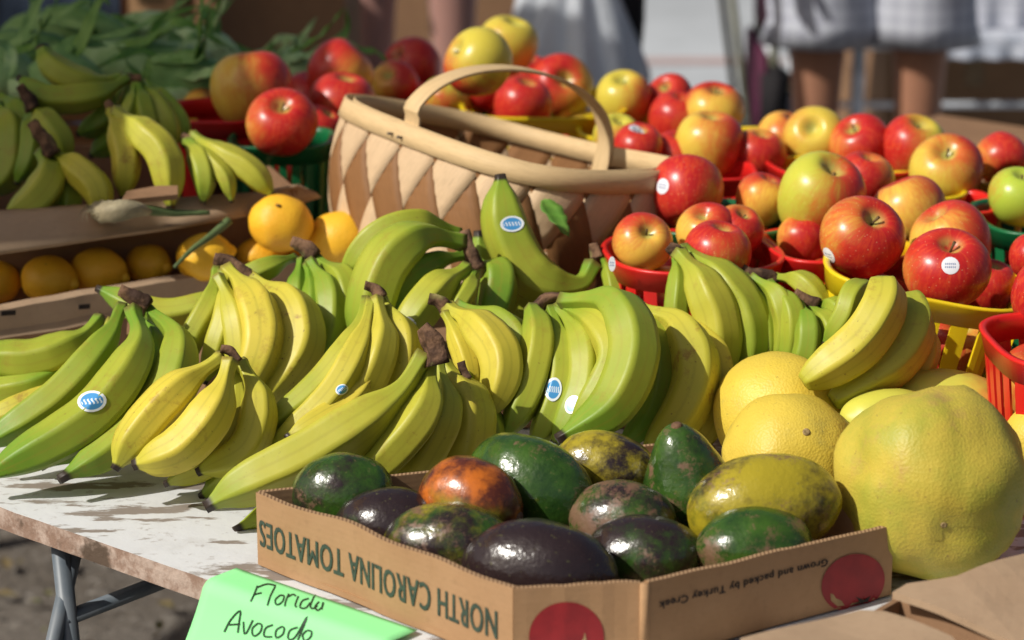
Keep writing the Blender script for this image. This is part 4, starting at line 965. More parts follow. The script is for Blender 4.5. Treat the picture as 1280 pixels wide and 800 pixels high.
avo(955, 632, .812, .064, .040, .043, (0, -6, 6), 'big mottled yellow and green avocado at the right, stem end out', .12, .8, .3, seed=11)
avo(944, 684, .803, .048, .034, .033, (0, 0, 8), 'green avocado with a brown end against the small print wall', -.2, .1, .38, seed=12)

# ------------------------------------------------------------ green price sign
m = M('fluorescent_green_paper', .75, .2); m.col(m.mix(m.noise(8, 4), (.27, .80, .31), (.33, .84, .37))); m.b.inputs['Subsurface Weight'].default_value = 0; SIGN = m.m
root = empty('price_sign', TP(1.15, 0, .752)); tag(root, 'fluorescent green handwritten paper sign hanging over the table edge under the tomato box', 'sign')
A0 = (W(284, 716, .7535)-O).dot(e1); A1 = A0+.30
def SG(a, s):     # s: 0 on the table .. hangs over the edge at s>.05
    lean = (s-.05)*.10
    if s < .03: return TP(A0+a, -.002-(s-.03)*1.0+.0, .7545)
    r = .012; t = (s-.03)/r
    if t < math.pi/2*.86:
        return TP(A0+a-.0, -.002-r*math.sin(t), .7545-r*(1-math.cos(t)))
    tt_ = math.pi/2*.86; ss = s-.03-r*tt_
    curl = .012*math.sin(ss*16+a*9)*min(1, ss*12)
    return TP(A0+a-ss*.18, -.002-r*math.sin(tt_)-ss*math.cos(tt_)-curl, .7545-r*(1-math.cos(tt_))-ss*math.sin(tt_))
na, nsn = 20, 36; vs = [SG(A_*.215/na, .19*S_/nsn) for A_ in range(na+1) for S_ in range(nsn+1)]; fs = []
for i in range(na):
    for j in range(nsn): q = i*(nsn+1)+j; fs.append((q, q+1, q+nsn+2, q+nsn+1))
sheetm = mesh('paper', vs, fs); o = wpart('paper', sheetm, SIGN, root); mo = o.modifiers.new('thick', 'SOLIDIFY'); mo.thickness = .0006; mo.offset = 0
from mathutils.bvhtree import BVHTree
sb = BVHTree.FromPolygons(vs, fs)
SK = [  # handwriting: Florida / Avocado
 [(322, 772-40), (318, 742), (313, 752)], [(322, 734), (334, 730), (345, 732)], [(318, 743), (327, 741)],
 [(344, 733), (338, 745), (334, 757)], [(350, 744), (344, 750), (346, 756), (353, 752), (355, 745), (350, 744)],
 [(361, 742), (357, 752), (356, 758)], [(360, 746), (366, 743), (370, 745)], [(373, 745), (369, 756), (371, 759)], [(386, 748), (378, 751), (375, 759), (382, 760), (388, 753)], [(395, 740), (388, 757), (391, 761)], [(391, 761), (397, 757)],
 [(399, 752), (394, 758), (397, 763), (403, 758), (404, 752), (402, 762)],
 [(280, 790), (288, 775), (300, 763), (299, 775), (297, 791)], [(286, 781), (300, 780)],
 [(304, 777), (306, 793), (316, 775)], [(322, 779), (315, 786), (317, 795), (325, 790), (327, 781), (322, 779)],
 [(341, 781), (332, 785), (330, 795), (340, 796)], [(352, 783), (345, 788), (345, 797), (353, 793), (355, 785), (352, 783)],
 [(372, 784), (362, 788), (360, 799), (369, 796), (384, 770), (372, 800)], [(383, 788), (378, 794), (381, 801), (388, 796), (389, 789), (383, 788)],
]
vs = []; fs = []
def stroke(pts, w=1.15):
    P = catmull([Vector((a, b, 0)) for a, b in pts], max(6, len(pts)*4)); base = len(vs); ok = 0
    for i, p in enumerate(P):
        t = (P[min(i+1, len(P)-1)]-P[max(i-1, 0)]).normalized(); nrm = Vector((-t.y, t.x, 0))
        for s in (-1, 1):
            q = p+nrm*s*w; h = sb.ray_cast(CP, ray(q.x, q.y).normalized())
            vs.append(h[0]-ray(q.x, q.y).normalized()*.0012 if h[0] else CP+ray(q.x, q.y)*2.2)
    for i in range(len(P)-1): a = base+i*2; fs.append((a, a+1, a+3, a+2))
for s in SK: stroke(s)
wpart('handwriting', mesh('handwriting', vs, fs), MARKER, root, False)

# ------------------------------------------------------------ loose flaps of the box at the lower right
def slab(pts, mat, root, th=.006, name='flap', bend=.004):
    me = bpy.data.meshes.new(name); bm = bmesh.new(); f = bm.faces.new([bm.verts.new(p) for p in pts]); bmesh.ops.triangulate(bm, faces=[f]); bmesh.ops.subdivide_edges(bm, edges=bm.edges[:], cuts=6, use_grid_fill=True)
    for v in bm.verts: v.co.z += bend*noise.noise(v.co*14)
    bmesh.ops.recalc_face_normals(bm, faces=bm.faces[:]); bm.to_mesh(me); bm.free()
    o = wpart(name, me, mat, root, False); mo = o.modifiers.new('t', 'SOLIDIFY'); mo.thickness = th; mo.offset = 0; return o
b = W(1200, 760, .80); root = empty('empty_box', (b.x, b.y, .75)); tag(root, 'pale cardboard box with two open flaps at the lower right corner', 'cardboard box')
slab([W(1116, 742, .812), W(1134, 731, .814), W(1196, 722, .816), W(1290, 692, .815), W(1390, 665, .81), W(1420, 850, .80), W(1275, 806, .806), W(1190, 772, .809)], CARD2, root)
slab([W(925, 803, .805), W(1075, 765, .805), W(1105, 768, .804), W(1190, 800, .802), W(1230, 850, .80), W(940, 870, .80)], CARD2, root)
a = W(1120, 775, .80); bq = W(1300, 850, .795); cq = W(930, 850, .795)
wpart('wall', panel('wall', W(1122, 752, .80)+Vector((0, .01, 0)), W(1330, 700, .80), .755, .802, .005, 8, .002, 4), CARD3, root, False)
wpart('wall', panel('wall', W(1122, 752, .80)+Vector((0, .01, 0)), W(1330, 840, .80), .755, .80, .005, 8, .002, 2), CARD3, root, False)
wpart('wall', panel('wall', W(1122, 752, .80)+Vector((0, .01, 0)), W(940, 850, .80), .755, .799, .005, 8, .002, 2), CARD3, root, False)
o = link('cardboard_scrap', hexa('cardboard_scrap', [W(1062, 655, .775), W(1100, 642, .775), W(1110, 655, .775), W(1080, 668, .775)]+[W(1062, 655, .779), W(1100, 642, .779), W(1110, 655, .779), W(1080, 668, .779)]), CARD2, smooth=False)
bpy.data.objects.remove(o)

# ------------------------------------------------------------ woven splint basket
c0 = D(638, 176, 2.93); sc = FPX/2.93
A3 = Vector((131/sc, -.155, -.0132)); B3 = Vector((-126/sc, -.085, .0363))
Nn = A3.cross(B3).normalized(); Nn = Nn if Nn.z > 0 else -Nn
H = .165
def rimp(t, k=1.0, h=0):       # h: distance below the rim
    c, s = math.cos(t), math.sin(t); e = 3.0; g = (abs(c)**e+abs(s)**e)**(-1/e)
    f = k*(1-.10*(h/H)**1.5 + .06*math.sin(math.pi*h/H))
    lift = .026*max(0, g*(c-s)/1.6)**2*(1-.5*h/H)
    return c0+A3*(g*c*f)+B3*(g*s*f)-Nn*(h-lift)
NT = 240; ring = [rimp(2*math.pi*i/NT) for i in range(NT)]; cum = [0]
for i in range(NT): cum.append(cum[-1]+(ring[(i+1) % NT]-ring[i]).length)
LP = cum[-1]
def s2t(s):
    s %= LP; lo, hi = 0, NT
    while hi-lo > 1:
        mid = (lo+hi)//2
        if cum[mid] <= s: lo = mid
        else: hi = mid
    return 2*math.pi*(lo+(s-cum[lo])/(cum[lo+1]-cum[lo]))/NT
def bsurf(s, h, o_):
    t = s2t(s); p = rimp(t, 1, h); p2 = rimp(t+.02, 1, h); p1 = rimp(t-.02, 1, h); n_ = (p2-p1).cross(Nn)
    n_.normalize(); c = p-c0; n_ = n_ if n_.dot(c+Nn*h) > 0 else -n_
    return p+n_*o_
root = empty('woven_basket', c0-Nn*H); tag(root, 'wide woven wood splint basket with bent handle and pale rim behind the bananas', 'basket')
def grained(me, g):
    A = me.attributes.new('grain', 'FLOAT_VECTOR', 'POINT'); A.data.foreach_set('vector', [x for q in g for x in q]); return me
NRB = 19; PITCHB = LP/NRB; SL = .52
for fam in (1, -1):
    for k in range(NRB):
        vs = []; fs = []; g = []; nseg = 44
        for i in range(nseg+1):
            h = .004+(H-.004)*i/nseg; sm = (k+.5*(fam < 0))*PITCHB+fam*h*SL
            for q in range(5):
                w_ = (q/4-.5)*2*PITCHB*.475; ss_ = sm+w_
                f_ = math.cos(math.pi*(ss_-SL*h)/PITCHB)*math.cos(math.pi*((ss_+SL*h)/PITCHB-.5))
                f_ = math.copysign(abs(f_)**.22, f_)*fam
                base = .0013*f_ + .0002*(1-(q/2-1)**2)
                for th in (0, .0008): vs.append(bsurf(ss_, h, base+th)); g.append((w_*60, h*9+k, fam))
        for i in range(nseg):
            for q in range(4):
                a = i*10+q*2; b = a+10
                fs += [(a, a+2, b+2, b), (a+1, b+1, b+3, a+3)]
            a = i*10; b = a+10; fs += [(a, b, b+1, a+1), (a+8, a+9, b+9, b+8)]
        me = grained(mesh('splint', vs, fs), g)
        wpart('splint', me, SPL_A if fam == 1 else SPL_B, root)
def band(name, t0, t1, h0, h1, o_, th, mat, n=120, k=1):
    vs = []; fs = []; g = []
    for i in range(n+1):
        t = t0+(t1-t0)*i/n
        for h, oo in ((h0, o_), (h0, o_+th), ((h0+h1)/2, o_+th*1.06), (h1, o_+th), (h1, o_)):
            p = rimp(t, k, max(0, h)); n_ = (rimp(t+.02, k)-rimp(t-.02, k)).cross(Nn).normalized(); n_ = n_ if n_.dot(p-c0) > 0 else -n_
            if h < 0: p = p-Nn*h
            vs.append(p+n_*oo); g.append((h*70, t*1.3, o_*100))
    for i in range(n):
        a = i*5; b = a+5
        for q in range(5): fs.append((a+q, a+(q+1) % 5, b+(q+1) % 5, b+q))
    me = grained(mesh(name, vs, fs), g); bm = bmesh.new(); bm.from_mesh(me); bmesh.ops.recalc_face_normals(bm, faces=bm.faces[:]); bm.to_mesh(me); bm.free()
    return wpart(name, me, mat, root)
band('rim_band', 0, 2*math.pi, -.002, .021, .0038, .0020, SPL_C)
band('inner_rim_band', 0, 2*math.pi, -.002, .021, -.0070, .0020, SPL_C)
# floor of the basket
vs = [rimp(2*math.pi*i/48, .97, H-.004) for i in range(48)]; wpart('floor_board', grained(mesh('floor_board', vs, [tuple(range(48))]), [(v.x*9, v.y, 0) for v in vs]), SPL_B, root, False)
# handle across the middle
hF = rimp(math.pi/2, 1.0, .02); hB = rimp(-math.pi/2, .93, .022)
P = []; top = D(605, 92, 2.90)
hm = (hF+hB)/2; upv = (top-hm)
bI = -B3.normalized()*.012; HP = [hF-Nn*.03+bI, hF+bI, hF+Nn*.03+bI*.8]
for k in range(1, 12):
    a = math.pi*k/12; x = -math.cos(a); y = math.sin(a)
    cx = hm.lerp(hF, -x) if x < 0 else hm.lerp(hB, x)
    HP.append(cx + (Nn*(.012+.088*y**.85)))
HP += [hB+Nn*.025, hB, hB-Nn*.02]
HP = catmull(HP, 60); T, N_, B_ = frames(HP, A3.normalized()); vs = []; fs = []; g = []
wid = A3.normalized()
for i, p in enumerate(HP):
    nn = T[i].cross(wid).normalized(); hw_ = .0135
    for a, b in ((-1, -1), (1, -1), (1, 1), (-1, 1)): vs.append(p+wid*hw_*a+nn*.0017*b); g.append((a*.6, i*.03, b*.2))
for i in range(len(HP)-1):
    for q in range(4): a = i*4+q; b = i*4+(q+1) % 4; fs.append((a, b, b+4, a+4))
fs += [(3, 2, 1, 0), (len(vs)-4, len(vs)-3, len(vs)-2, len(vs)-1)]
o = wpart('handle', grained(mesh('handle', vs, fs), g), SPL_C, root); mo = o.modifiers.new('bev', 'BEVEL'); mo.width = .0008; mo.segments = 2
NAIL = simple('nail_head', (.12, .1, .08), None, 50, .5)
for t in (math.pi/2-.04, math.pi/2+.05):
    p = rimp(t, 1, .014); n_ = B3.normalized(); wpart('nail', tube_me('nail', [p+n_*.006, p+n_*.0125], .0016, 8), NAIL, root)
# crumpled greens left inside
LEAF = simple('bright_leaf', (.10, .24, .03), (.16, .30, .05), 30, .5); LEAFD = simple('husk_leaf', (.12, .26, .06), (.22, .38, .12), 25, .6); LEAFP = simple('pale_husk', (.42, .58, .28), (.24, .42, .14), 18, .6)
def ribbon(name, pts, w, mat, root, cup=.3, n=18, tw=0, ref=Vector((.3, -.5, .8))):
    P = catmull(pts, n); T, N, B = frames(P, ref); vs = []; fs = []
    for i, p in enumerate(P):
        t = i/n; ww = (.62 if name == 'husk_leaf' or n == 14 else 1)*w*min(1, 3.5*t+.25)*(1-t**3)+.0005; a = tw*t
        bb = B[i]*math.cos(a)+N[i]*math.sin(a); nn = N[i]*math.cos(a)-B[i]*math.sin(a)
        for q in range(5): x = (q/2-1); vs.append(p+bb*ww*x+nn*ww*cup*x*x+nn*.0015*math.sin(i*1.3+q))
    for i in range(n):
        for q in range(4): a = i*5+q; fs.append((a, a+1, a+6, a+5))
    me = mesh(name, vs, fs); o = wpart(name, me, mat, root) if root else link(name, me, mat); mo = o.modifiers.new('t', 'SOLIDIFY'); mo.thickness = .0007; return o
gr = empty('leaf_scrap', D(690, 275, 2.72)); tag(gr, 'scrap of green banana leaf hanging on the shaded side of the woven basket', 'leaf')
ribbon('leaf', [D(680, 250, 2.74), D(690, 265, 2.73), D(702, 282, 2.72), D(712, 296, 2.72)], .012, LEAF, gr)

# ------------------------------------------------------------ corn
CG = 'ears of corn in green husks at the back left'
def corn(p, q, r, lab, seed, mat=LEAFP):
    r *= 1.2; L = (q-p).length; root = empty('corn_ear', (p+q)/2); tag(root, lab, 'corn', CG)
    P = catmull([p, p.lerp(q, .5)+Vector((0, 0, .006*((seed % 3)-1))), q], 20)
    wpart('husk', tube_me('husk', P, lambda t: r*(.25+.95*math.sin(math.pi*min(1, .12+t*.86))**.6)*(1-.12*t), 20, False, .05, .05, seed), mat, root)
    ax = (q-p).normalized(); rng = random.Random(seed)
    for k in range(3):
        a = rng.uniform(0, 6.28); sd = ax.orthogonal().normalized(); sd = sd*math.cos(a)+ax.cross(sd)*math.sin(a)
        if sd.z < -.2: sd.z *= -1
        s = p.lerp(q, rng.uniform(.0, .45))+sd*r*.95
        ribbon('husk_leaf', [s, s+ax*L*.35+sd*r*.35, s+ax*L*rng.uniform(.5, .8)+sd*r*rng.uniform(.5, 2.2), s+ax*L*rng.uniform(.7, 1.15)+sd*r*rng.uniform(.4, 3)+Vector((0, 0, rng.uniform(-.02, .05)))], r*rng.uniform(.28, .55), rng.choice([LEAFD, LEAFP, LEAF, LEAFD]), root, tw=rng.uniform(-1, 1))
    wpart('stalk_end', tube_me('stalk_end', [p+ax*.01, p-ax*.03], lambda t: r*.36, 10), LEAFP, root)
    silk = [q+Vector((rng.uniform(-.01, .01), rng.uniform(-.01, .01), rng.uniform(-.01, .01))) for _ in range(6)]
    vs = []; fs = []
    for s in silk:
        e_ = s+ax*.03+Vector((rng.uniform(-.012, .012), rng.uniform(-.01, .01), rng.uniform(-.02, .01))); b = len(vs); vs += [s-ax*.015, s-ax*.015+Vector((.0015, 0, .0015)), e_]; fs.append((b, b+1, b+2))
    wpart('silk', mesh('silk', vs, fs), STEM, root, False)
for i, (u0, v0, d0_, u1, v1, d1_, r, lab, mt) in enumerate([
 (100, 78, 3.42, 262, 74, 3.40, .026, 'long pale corn ear lying level just above the banana stalks', LEAFP),
 (186, 96, 3.36, 300, 112, 3.34, .030, 'grass green corn ear below the pale ones, nearest the red basket', LEAFD),
 (215, 66, 3.50, 298, 80, 3.48, .028, 'pale blue green corn ear right of centre in the corn pile', LEAFP),
 (300, 120, 3.40, 196, 128, 3.30, .024, 'pale corn ear wedged between bananas and the red basket', LEAFP),
 (60, 28, 3.62, 162, 52, 3.58, .026, 'green corn ear slanting down at the top of the pile', LEAFD),
 (150, 44, 3.66, 240, 50, 3.64, .025, 'corn ear at the top middle of the pile with ragged leaves', LEAFP),
 (-20, 66, 3.50, 92, 62, 3.52, .028, 'dark green corn ear at the far left behind the green bananas', LEAFD),
 (-24, 96, 3.40, 40, 84, 3.40, .026, 'pale corn ear cut off by the left edge of the picture', LEAFP),
 (10, 50, 3.72, 90, 40, 3.7, .024, 'dim corn ear highest at the far left', LEAFD),
 (350, 92, 3.55, 410, 84, 3.52, .024, 'pale green corn ear between the blushed apple and the orange red apple', LEAFP),
 (300, 92, 3.66, 372, 86, 3.66, .024, 'corn ear behind the blushed apple with a leaf standing up', LEAFD),
 (40, 110, 3.30, 130, 106, 3.32, .03, 'corn ear in deep shade under the two curved green bananas', LEAFD),
 (200, 112, 3.50, 260, 100, 3.5, .03, 'short corn ear low in the pile beside the dark red basket', LEAFD)]):
    corn(D(u0, v0, d0_), D(u1, v1, d1_), r, lab, i+3, mt)
rt = empty('corn_leaves', D(170, 60, 3.55)); tag(rt, 'tangle of loose bright corn leaves standing up above the corn pile', 'leaves')
for pts, w_, mt in [
 ([(190, 68, 3.5), (192, 40, 3.5), (206, 22, 3.5), (252, 6, 3.5)], .009, LEAF), ([(252, 6, 3.5), (262, 24, 3.48), (270, 50, 3.46), (282, 66, 3.46)], .022, LEAF),
 ([(240, 20, 3.5), (232, 35, 3.5), (226, 55, 3.5), (230, 70, 3.5)], .018, LEAFD), ([(80, 6, 3.6), (104, 18, 3.6), (130, 38, 3.58), (160, 62, 3.56)], .010, LEAFP),
 ([(120, 28, 3.6), (140, 24, 3.6), (165, 30, 3.6), (172, 42, 3.6)], .014, LEAF), ([(70, 50, 3.6), (90, 28, 3.6), (110, 10, 3.62), (96, -4, 3.62)], .010, LEAFD),
 ([(28, 70, 3.6), (40, 48, 3.6), (52, 36, 3.6), (80, 42, 3.6)], .018, LEAFP), ([(282, 60, 3.5), (296, 72, 3.5), (300, 84, 3.5), (296, 96, 3.5)], .012, LEAFD),
 ([(326, 84, 3.6), (330, 70, 3.6), (340, 58, 3.6), (341, 50, 3.6)], .008, LEAF), ([(350, 88, 3.6), (364, 76, 3.6), (372, 66, 3.6), (382, 64, 3.6)], .006, LEAFP),
 ([(398, 66, 3.62), (410, 56, 3.62), (436, 54, 3.62), (456, 72, 3.6)], .008, LEAFD), ([(440, 62, 3.6), (470, 66, 3.6), (480, 74, 3.6), (486, 84, 3.6)], .011, LEAF),
 ([(180, 100, 3.3), (184, 88, 3.3), (186, 80, 3.3), (184, 72, 3.3)], .009, LEAF), ([(215, 40, 3.45), (218, 52, 3.45), (230, 62, 3.45), (250, 70, 3.45)], .02, LEAFD),
 ([(0, 52, 3.5), (60, 58, 3.48), (110, 62, 3.46), (150, 70, 3.45)], .016, LEAFD), ([(8, 100, 3.3), (14, 80, 3.3), (10, 60, 3.32), (-10, 50, 3.3)], .014, LEAFP)]:
    ribbon('leaf', [D(a, b, c) for a, b, c in pts], w_, mt, rt, n=14, tw=.5)
# crate the corn lies in
cc = D(150, 105, 3.5); cr = empty('corn_crate', (cc.x, cc.y, .75)); tag(cr, 'low wooden crate hidden under the heap of corn', 'crate')
for j, (dx, dy, sx_, sy_) in enumerate([(0, -.14, .36, .006), (0, .24, .36, .006), (-.36, .05, .006, .19), (.36, .05, .006, .19)]):
    for k in range(3):
        a = Vector((cc.x+dx-sx_, cc.y+dy-sy_, .755+k*.036)); b = Vector((cc.x+dx+sx_, cc.y+dy+sy_, .787+k*.036)); wpart('slat', box_me('slat', a, b, .002), SPL_B, cr, False)
a = Vector((cc.x-.35, cc.y-.13, .752)); b = Vector((cc.x+.35, cc.y+.23, .80)); wpart('floor_board', box_me('floor_board', a, b), SPL_B, cr, False)

# ------------------------------------------------------------ background: cardboard, cloth, bag, people
def bgbox(u0, u1, vt, d, dep, lab, mat=CARD3, z0=0, flap=True, yaw=0, h=None):
    p = D((u0+u1)/2, vt, d); w_ = (u1-u0)*d/FPX/2; zt = p.z if h is None else z0+h
    root = empty('cardboard_box', (p.x, p.y+dep/2, z0), R(yaw)); tag(root, lab, 'cardboard box', 'cardboard boxes stacked behind the stall')
    z = zt-z0
    for a, b, c, e in ((-w_, -dep/2, w_, -dep/2+.006), (-w_, dep/2-.006, w_, dep/2), (-w_, -dep/2+.0065, -w_+.006, dep/2-.0065), (w_-.006, -dep/2+.0065, w_, dep/2-.0065)):
        link('wall', box_me('wall', (a, b, .004), (c, e, z)), mat, root, False)
    link('lid', box_me('lid', (-w_+.001, -dep/2+.001, z+.001), (-.002, dep/2-.001, z+.006)), mat, root, False)
    link('lid', box_me('lid', (.002, -dep/2+.001, z+.001), (w_-.001, dep/2-.001, z+.006)), mat, root, False)
    link('tape', box_me('tape', (-.025, -dep/2-.0012, z-.10), (.025, -dep/2-.0002, z-.0)), simple('packing_tape', (.22, .14, .07), None, 20, .25) if 'packing_tape' not in bpy.data.materials else bpy.data.materials['packing_tape'], root, False)
    return root
bgbox(262, 428, -150, 4.9, .5, 'large brown cardboard carton standing behind the corn')
bgbox(158, 216, -60, 4.75, .3, 'narrow tan cardboard carton between the dark cloth and the large carton', CARD)
bgbox(470, 660, -120, 6.9, .5, 'brown cardboard carton in the shade behind the bare legs')
bgbox(200, 330, -60, 5.6, .4, 'dim cardboard carton further back between two nearer ones')
bgbox(1110, 1330, 62, 6.9, .4, 'dark brown cardboard carton under the low white table at the right', z0=0)
bgbox(1060, 1180, 84, 7.5, .4, 'brown cardboard carton further back between the bare knees')
NAVY = simple('navy_cloth', (.012, .025, .05), (.006, .010, .02), 6, .9); BLK = simple('black_cloth', (.012, .010, .012), None, 6, .9)
def drape(name, x0, x1, y, z0, z1, mat, lab, cat, fold=.02, nf=9, depth=.35):
    vs = []; fs = []; n = 60; mrow = 12
    for i in range(n+1):
        t = i/n; x = x0+(x1-x0)*t
        vs.append((x, y+depth, z1+.002))
        for j in range(mrow+1):
            s = j/mrow; vs.append((x, y-fold*s*math.sin(t*math.pi*2*nf)-.01*s, z1-(z1-z0)*s))
    r_ = mrow+2
    for i in range(n):
        for j in range(r_-1): a = i*r_+j; fs.append((a, a+1, a+r_+1, a+r_))
    o = link(name, mesh(name, vs, fs), mat); mo = o.modifiers.new('t', 'SOLIDIFY'); mo.thickness = .002; return tag(o, lab, cat)
p0 = D(-120, -30, 4.9); p1 = D(150, -30, 4.9)
drape('dark_cloth', p0.x, p1.x, p0.y, .05, p0.z, NAVY, 'dark navy cloth draped over a stand behind the corn at the top left', 'cloth', .03, 5)
o = link('cloth_stand', box_me('cloth_stand', (p0.x+.02, p0.y+.05, 0), (p1.x-.02, p0.y+.34, p0.z-.01), .01), SPL_B, smooth=False); tag(o, 'wooden crate stand under the dark navy cloth', 'stand')

# people: one continuous skinned body each
def skin_body(root, verts, edges, mat, name='body'):
    me = bpy.data.meshes.new(name); me.from_pydata([v[:3] for v in verts], edges, []); o = bpy.data.objects.new(name, me); COL.objects.link(o); o.parent = root
    me.materials.append(mat); mo = o.modifiers.new('skin', 'SKIN'); mo.use_smooth_shade = True
    for i, v in enumerate(verts):
        s = me.skin_vertices[0].data[i]; r = v[3]; s.radius = (r, r) if not isinstance(r, tuple) else r; s.use_root = (i == 0)
    sb_ = o.modifiers.new('sub', 'SUBSURF'); sb_.levels = 1; sb_.render_levels = 2; return o
def skinmat(name, c):
    m = M(name, .5, .35); m.col(m.mix(m.noise(7, 4), c, tuple(x*.82 for x in c))); m.b.inputs['Subsurface Weight'].default_value = .1; m.b.inputs['Subsurface Scale'].default_value = .01; m.bump(m.noise(90, 3), .1, .001); return m.m
SK1 = skinmat('pale_skin', (.42, .23, .19)); SK2 = skinmat('brown_skin', (.42, .20, .12))
HAIR = simple('dark_hair', (.03, .018, .012), None, 60, .6); SHOE = simple('canvas_shoe', (.05, .05, .06), None, 30, .8)
def person(x, y, half, lab, smat, facing, top, bottom, hem, botw, kind='shorts', knee=.50, thigh=.072):
    root = empty('person', (x, y, 0), facing); tag(root, lab, 'person')
    V = [(0, 0, .98, (.16, .11))]; E = []
    def add(v, pr): V.append(v); E.append((pr, len(V)-1)); return len(V)-1
    a = add((0, 0, 1.15, (.13, .09)), 0); a = add((0, .01, 1.34, (.16, .10)), a); ch = a; nk = add((0, .0, 1.50, .055), a); add((0, -.02, 1.60, .075), nk); hd = len(V)-1; hd = add((0, -.02, 1.70, .085), hd)
    for s in (-1, 1):
        l = add((s*half*.9, 0, .86, .088), 0); l = add((s*half, -.005, .66, thigh+.004), l); l = add((s*half, -.01, knee, .054), l); l = add((s*half, .015, .36, .056), l); l = add((s*half, .005, .18, .040), l); l = add((s*half, 0, .08, .036), l); l = add((s*half*1.05, -.10, .035, .036), l); add((s*half*1.08, -.17, .03, .026), l)
        r = add((s*.17, .0, 1.42, .055), ch); r = add((s*.24, .02, 1.20, .042), r); r = add((s*.27, -.02, 1.12, .037), r); r = add((s*.25, -.10, .95, .028), r); r = add((s*.245, -.13, .88, (.036, .018)), r)
        for k in range(4):
            f = add((s*(.245+.018*(k-1.5)*.3), -.15-.012*(k-1.5), .82, .0095), r); add((s*.24, -.155-.012*(k-1.5), .775+.006*abs(k-1.5), .008), f)
        f = add((s*.225, -.165, .85, .011), r); add((s*.22, -.18, .82, .009), f)
    skin_body(root, V, E, smat)
    # head details
    link('hair', lathe('hair', [(.005, .125), (.05, .115), (.082, .08), (.098, .03), (.098, -.02), (.085, -.07), (.078, -.06)], 20), HAIR, root).location = (0, .01, 1.70)
    for s in (-1, 1):
        link('shoe', lathe('shoe', [(.01, .075), (.035, .075), (.045, .045), (.05, .01), (.045, 0), (.005, 0)], 18), SHOE, root); o = bpy.context.scene.collection.objects[-1]
        o.location = (s*half*1.05, -.07, 0); o.scale = (.95, 2.7, 1)
        link('eye', lathe('eye', [(.001, .006), (.006, .003), (.007, -.002)], 8), HAIR, root).matrix_basis = Matrix.Translation((s*.03, -.1, 1.71)) @ Matrix.Rotation(R(90), 4, 'X')
        link('ear', lathe('ear', [(.001, .008), (.016, .005), (.02, -.004)], 10), smat, root).matrix_basis = Matrix.Translation((s*.087, .0, 1.69)) @ Matrix.Rotation(R(90*s), 4, 'Y')
    link('nose', lathe('nose', [(.001, .02), (.008, .01), (.012, -.012), (.002, -.016)], 8), smat, root).location = (0, -.108, 1.685)
    link('mouth', box_me('mouth', (-.022, -.098, 1.642), (.022, -.088, 1.648), .002), simple('lips', (.3, .08, .07), None) if 'lips' not in bpy.data.materials else bpy.data.materials['lips'], root)
    sh = lathe('shirt', [(.07, 1.49), (.13, 1.46), (.19, 1.42), (.185, 1.30), (.165, 1.15), (.175, 1.0), (.185, .93), (.18, .92)], 28); 
    for v in sh.vertices: v.co.y *= .68
    link('shirt', sh, top, root)
    if kind == 'shorts':
        for s in (-1, 1):
            me = lathe('trouser_leg', [(.125, 1.0), (.130, .90), (botw*.95, .80), (botw, hem+.05), (botw*1.03, hem), (botw*.99, hem+.002), (botw*.95, hem+.06), (.10, .9)], 28)
            for v in me.vertices: v.co.x += s*half*.93+.012*math.sin(v.co.z*30+s); v.co.y *= .95; v.co.y += .012*math.sin(math.atan2(v.co.y, v.co.x-s*half)*5)*(1.0-v.co.z)
            link('trouser_leg', me, bottom, root)
    elif kind == 'long':
        for s in (-1, 1):
            me = lathe('trouser_leg', [(.125, 1.0), (.125, .88), (.10, .7), (.078, .5), (.068, .2), (.066, .07), (.062, .07), (.06, .2)], 24)
            for v in me.vertices: v.co.x += s*half
            link('trouser_leg', me, bottom, root)
    return root
m = M('grey_check_cloth', .9, .1); s_ = m.n('ShaderNodeSeparateXYZ'); m.l(m.obj(), s_.inputs[0])
g1_ = m.ss(m.math('SINE', m.math('MULTIPLY', s_.outputs[0], 190.0)), .1, .7); g2_ = m.ss(m.math('SINE', m.math('MULTIPLY', s_.outputs[2], 190.0)), .1, .7)
m.col(m.mix(m.math('MULTIPLY', m.math('ADD', g1_, g2_), .5), (.50, .52, .58), (.36, .37, .44))); PLAID = m.m
TEE = simple('faded_blue_shirt', (.10, .14, .22), None, 10, .9); TEEW = simple('cream_shirt', (.5, .48, .42), None, 10, .9); TRO = simple('dark_trousers', (.02, .014, .016), (.012, .01, .012), 8, .9)
pa = D(1084, 100, 5.55)
person(pa.x, pa.y, .112, 'person in grey checked shorts standing beyond the stall at the right, bare brown legs', SK2, 0, TEE, PLAID, .64, .125, 'shorts', .47, .066)
pc = D(516, 40, 6.2)
person(pc.x, pc.y, .098, 'person with pale bare legs standing behind the apples at the top', SK1, 0, TEEW, TRO, .80, .12, 'shorts', .47, .062)
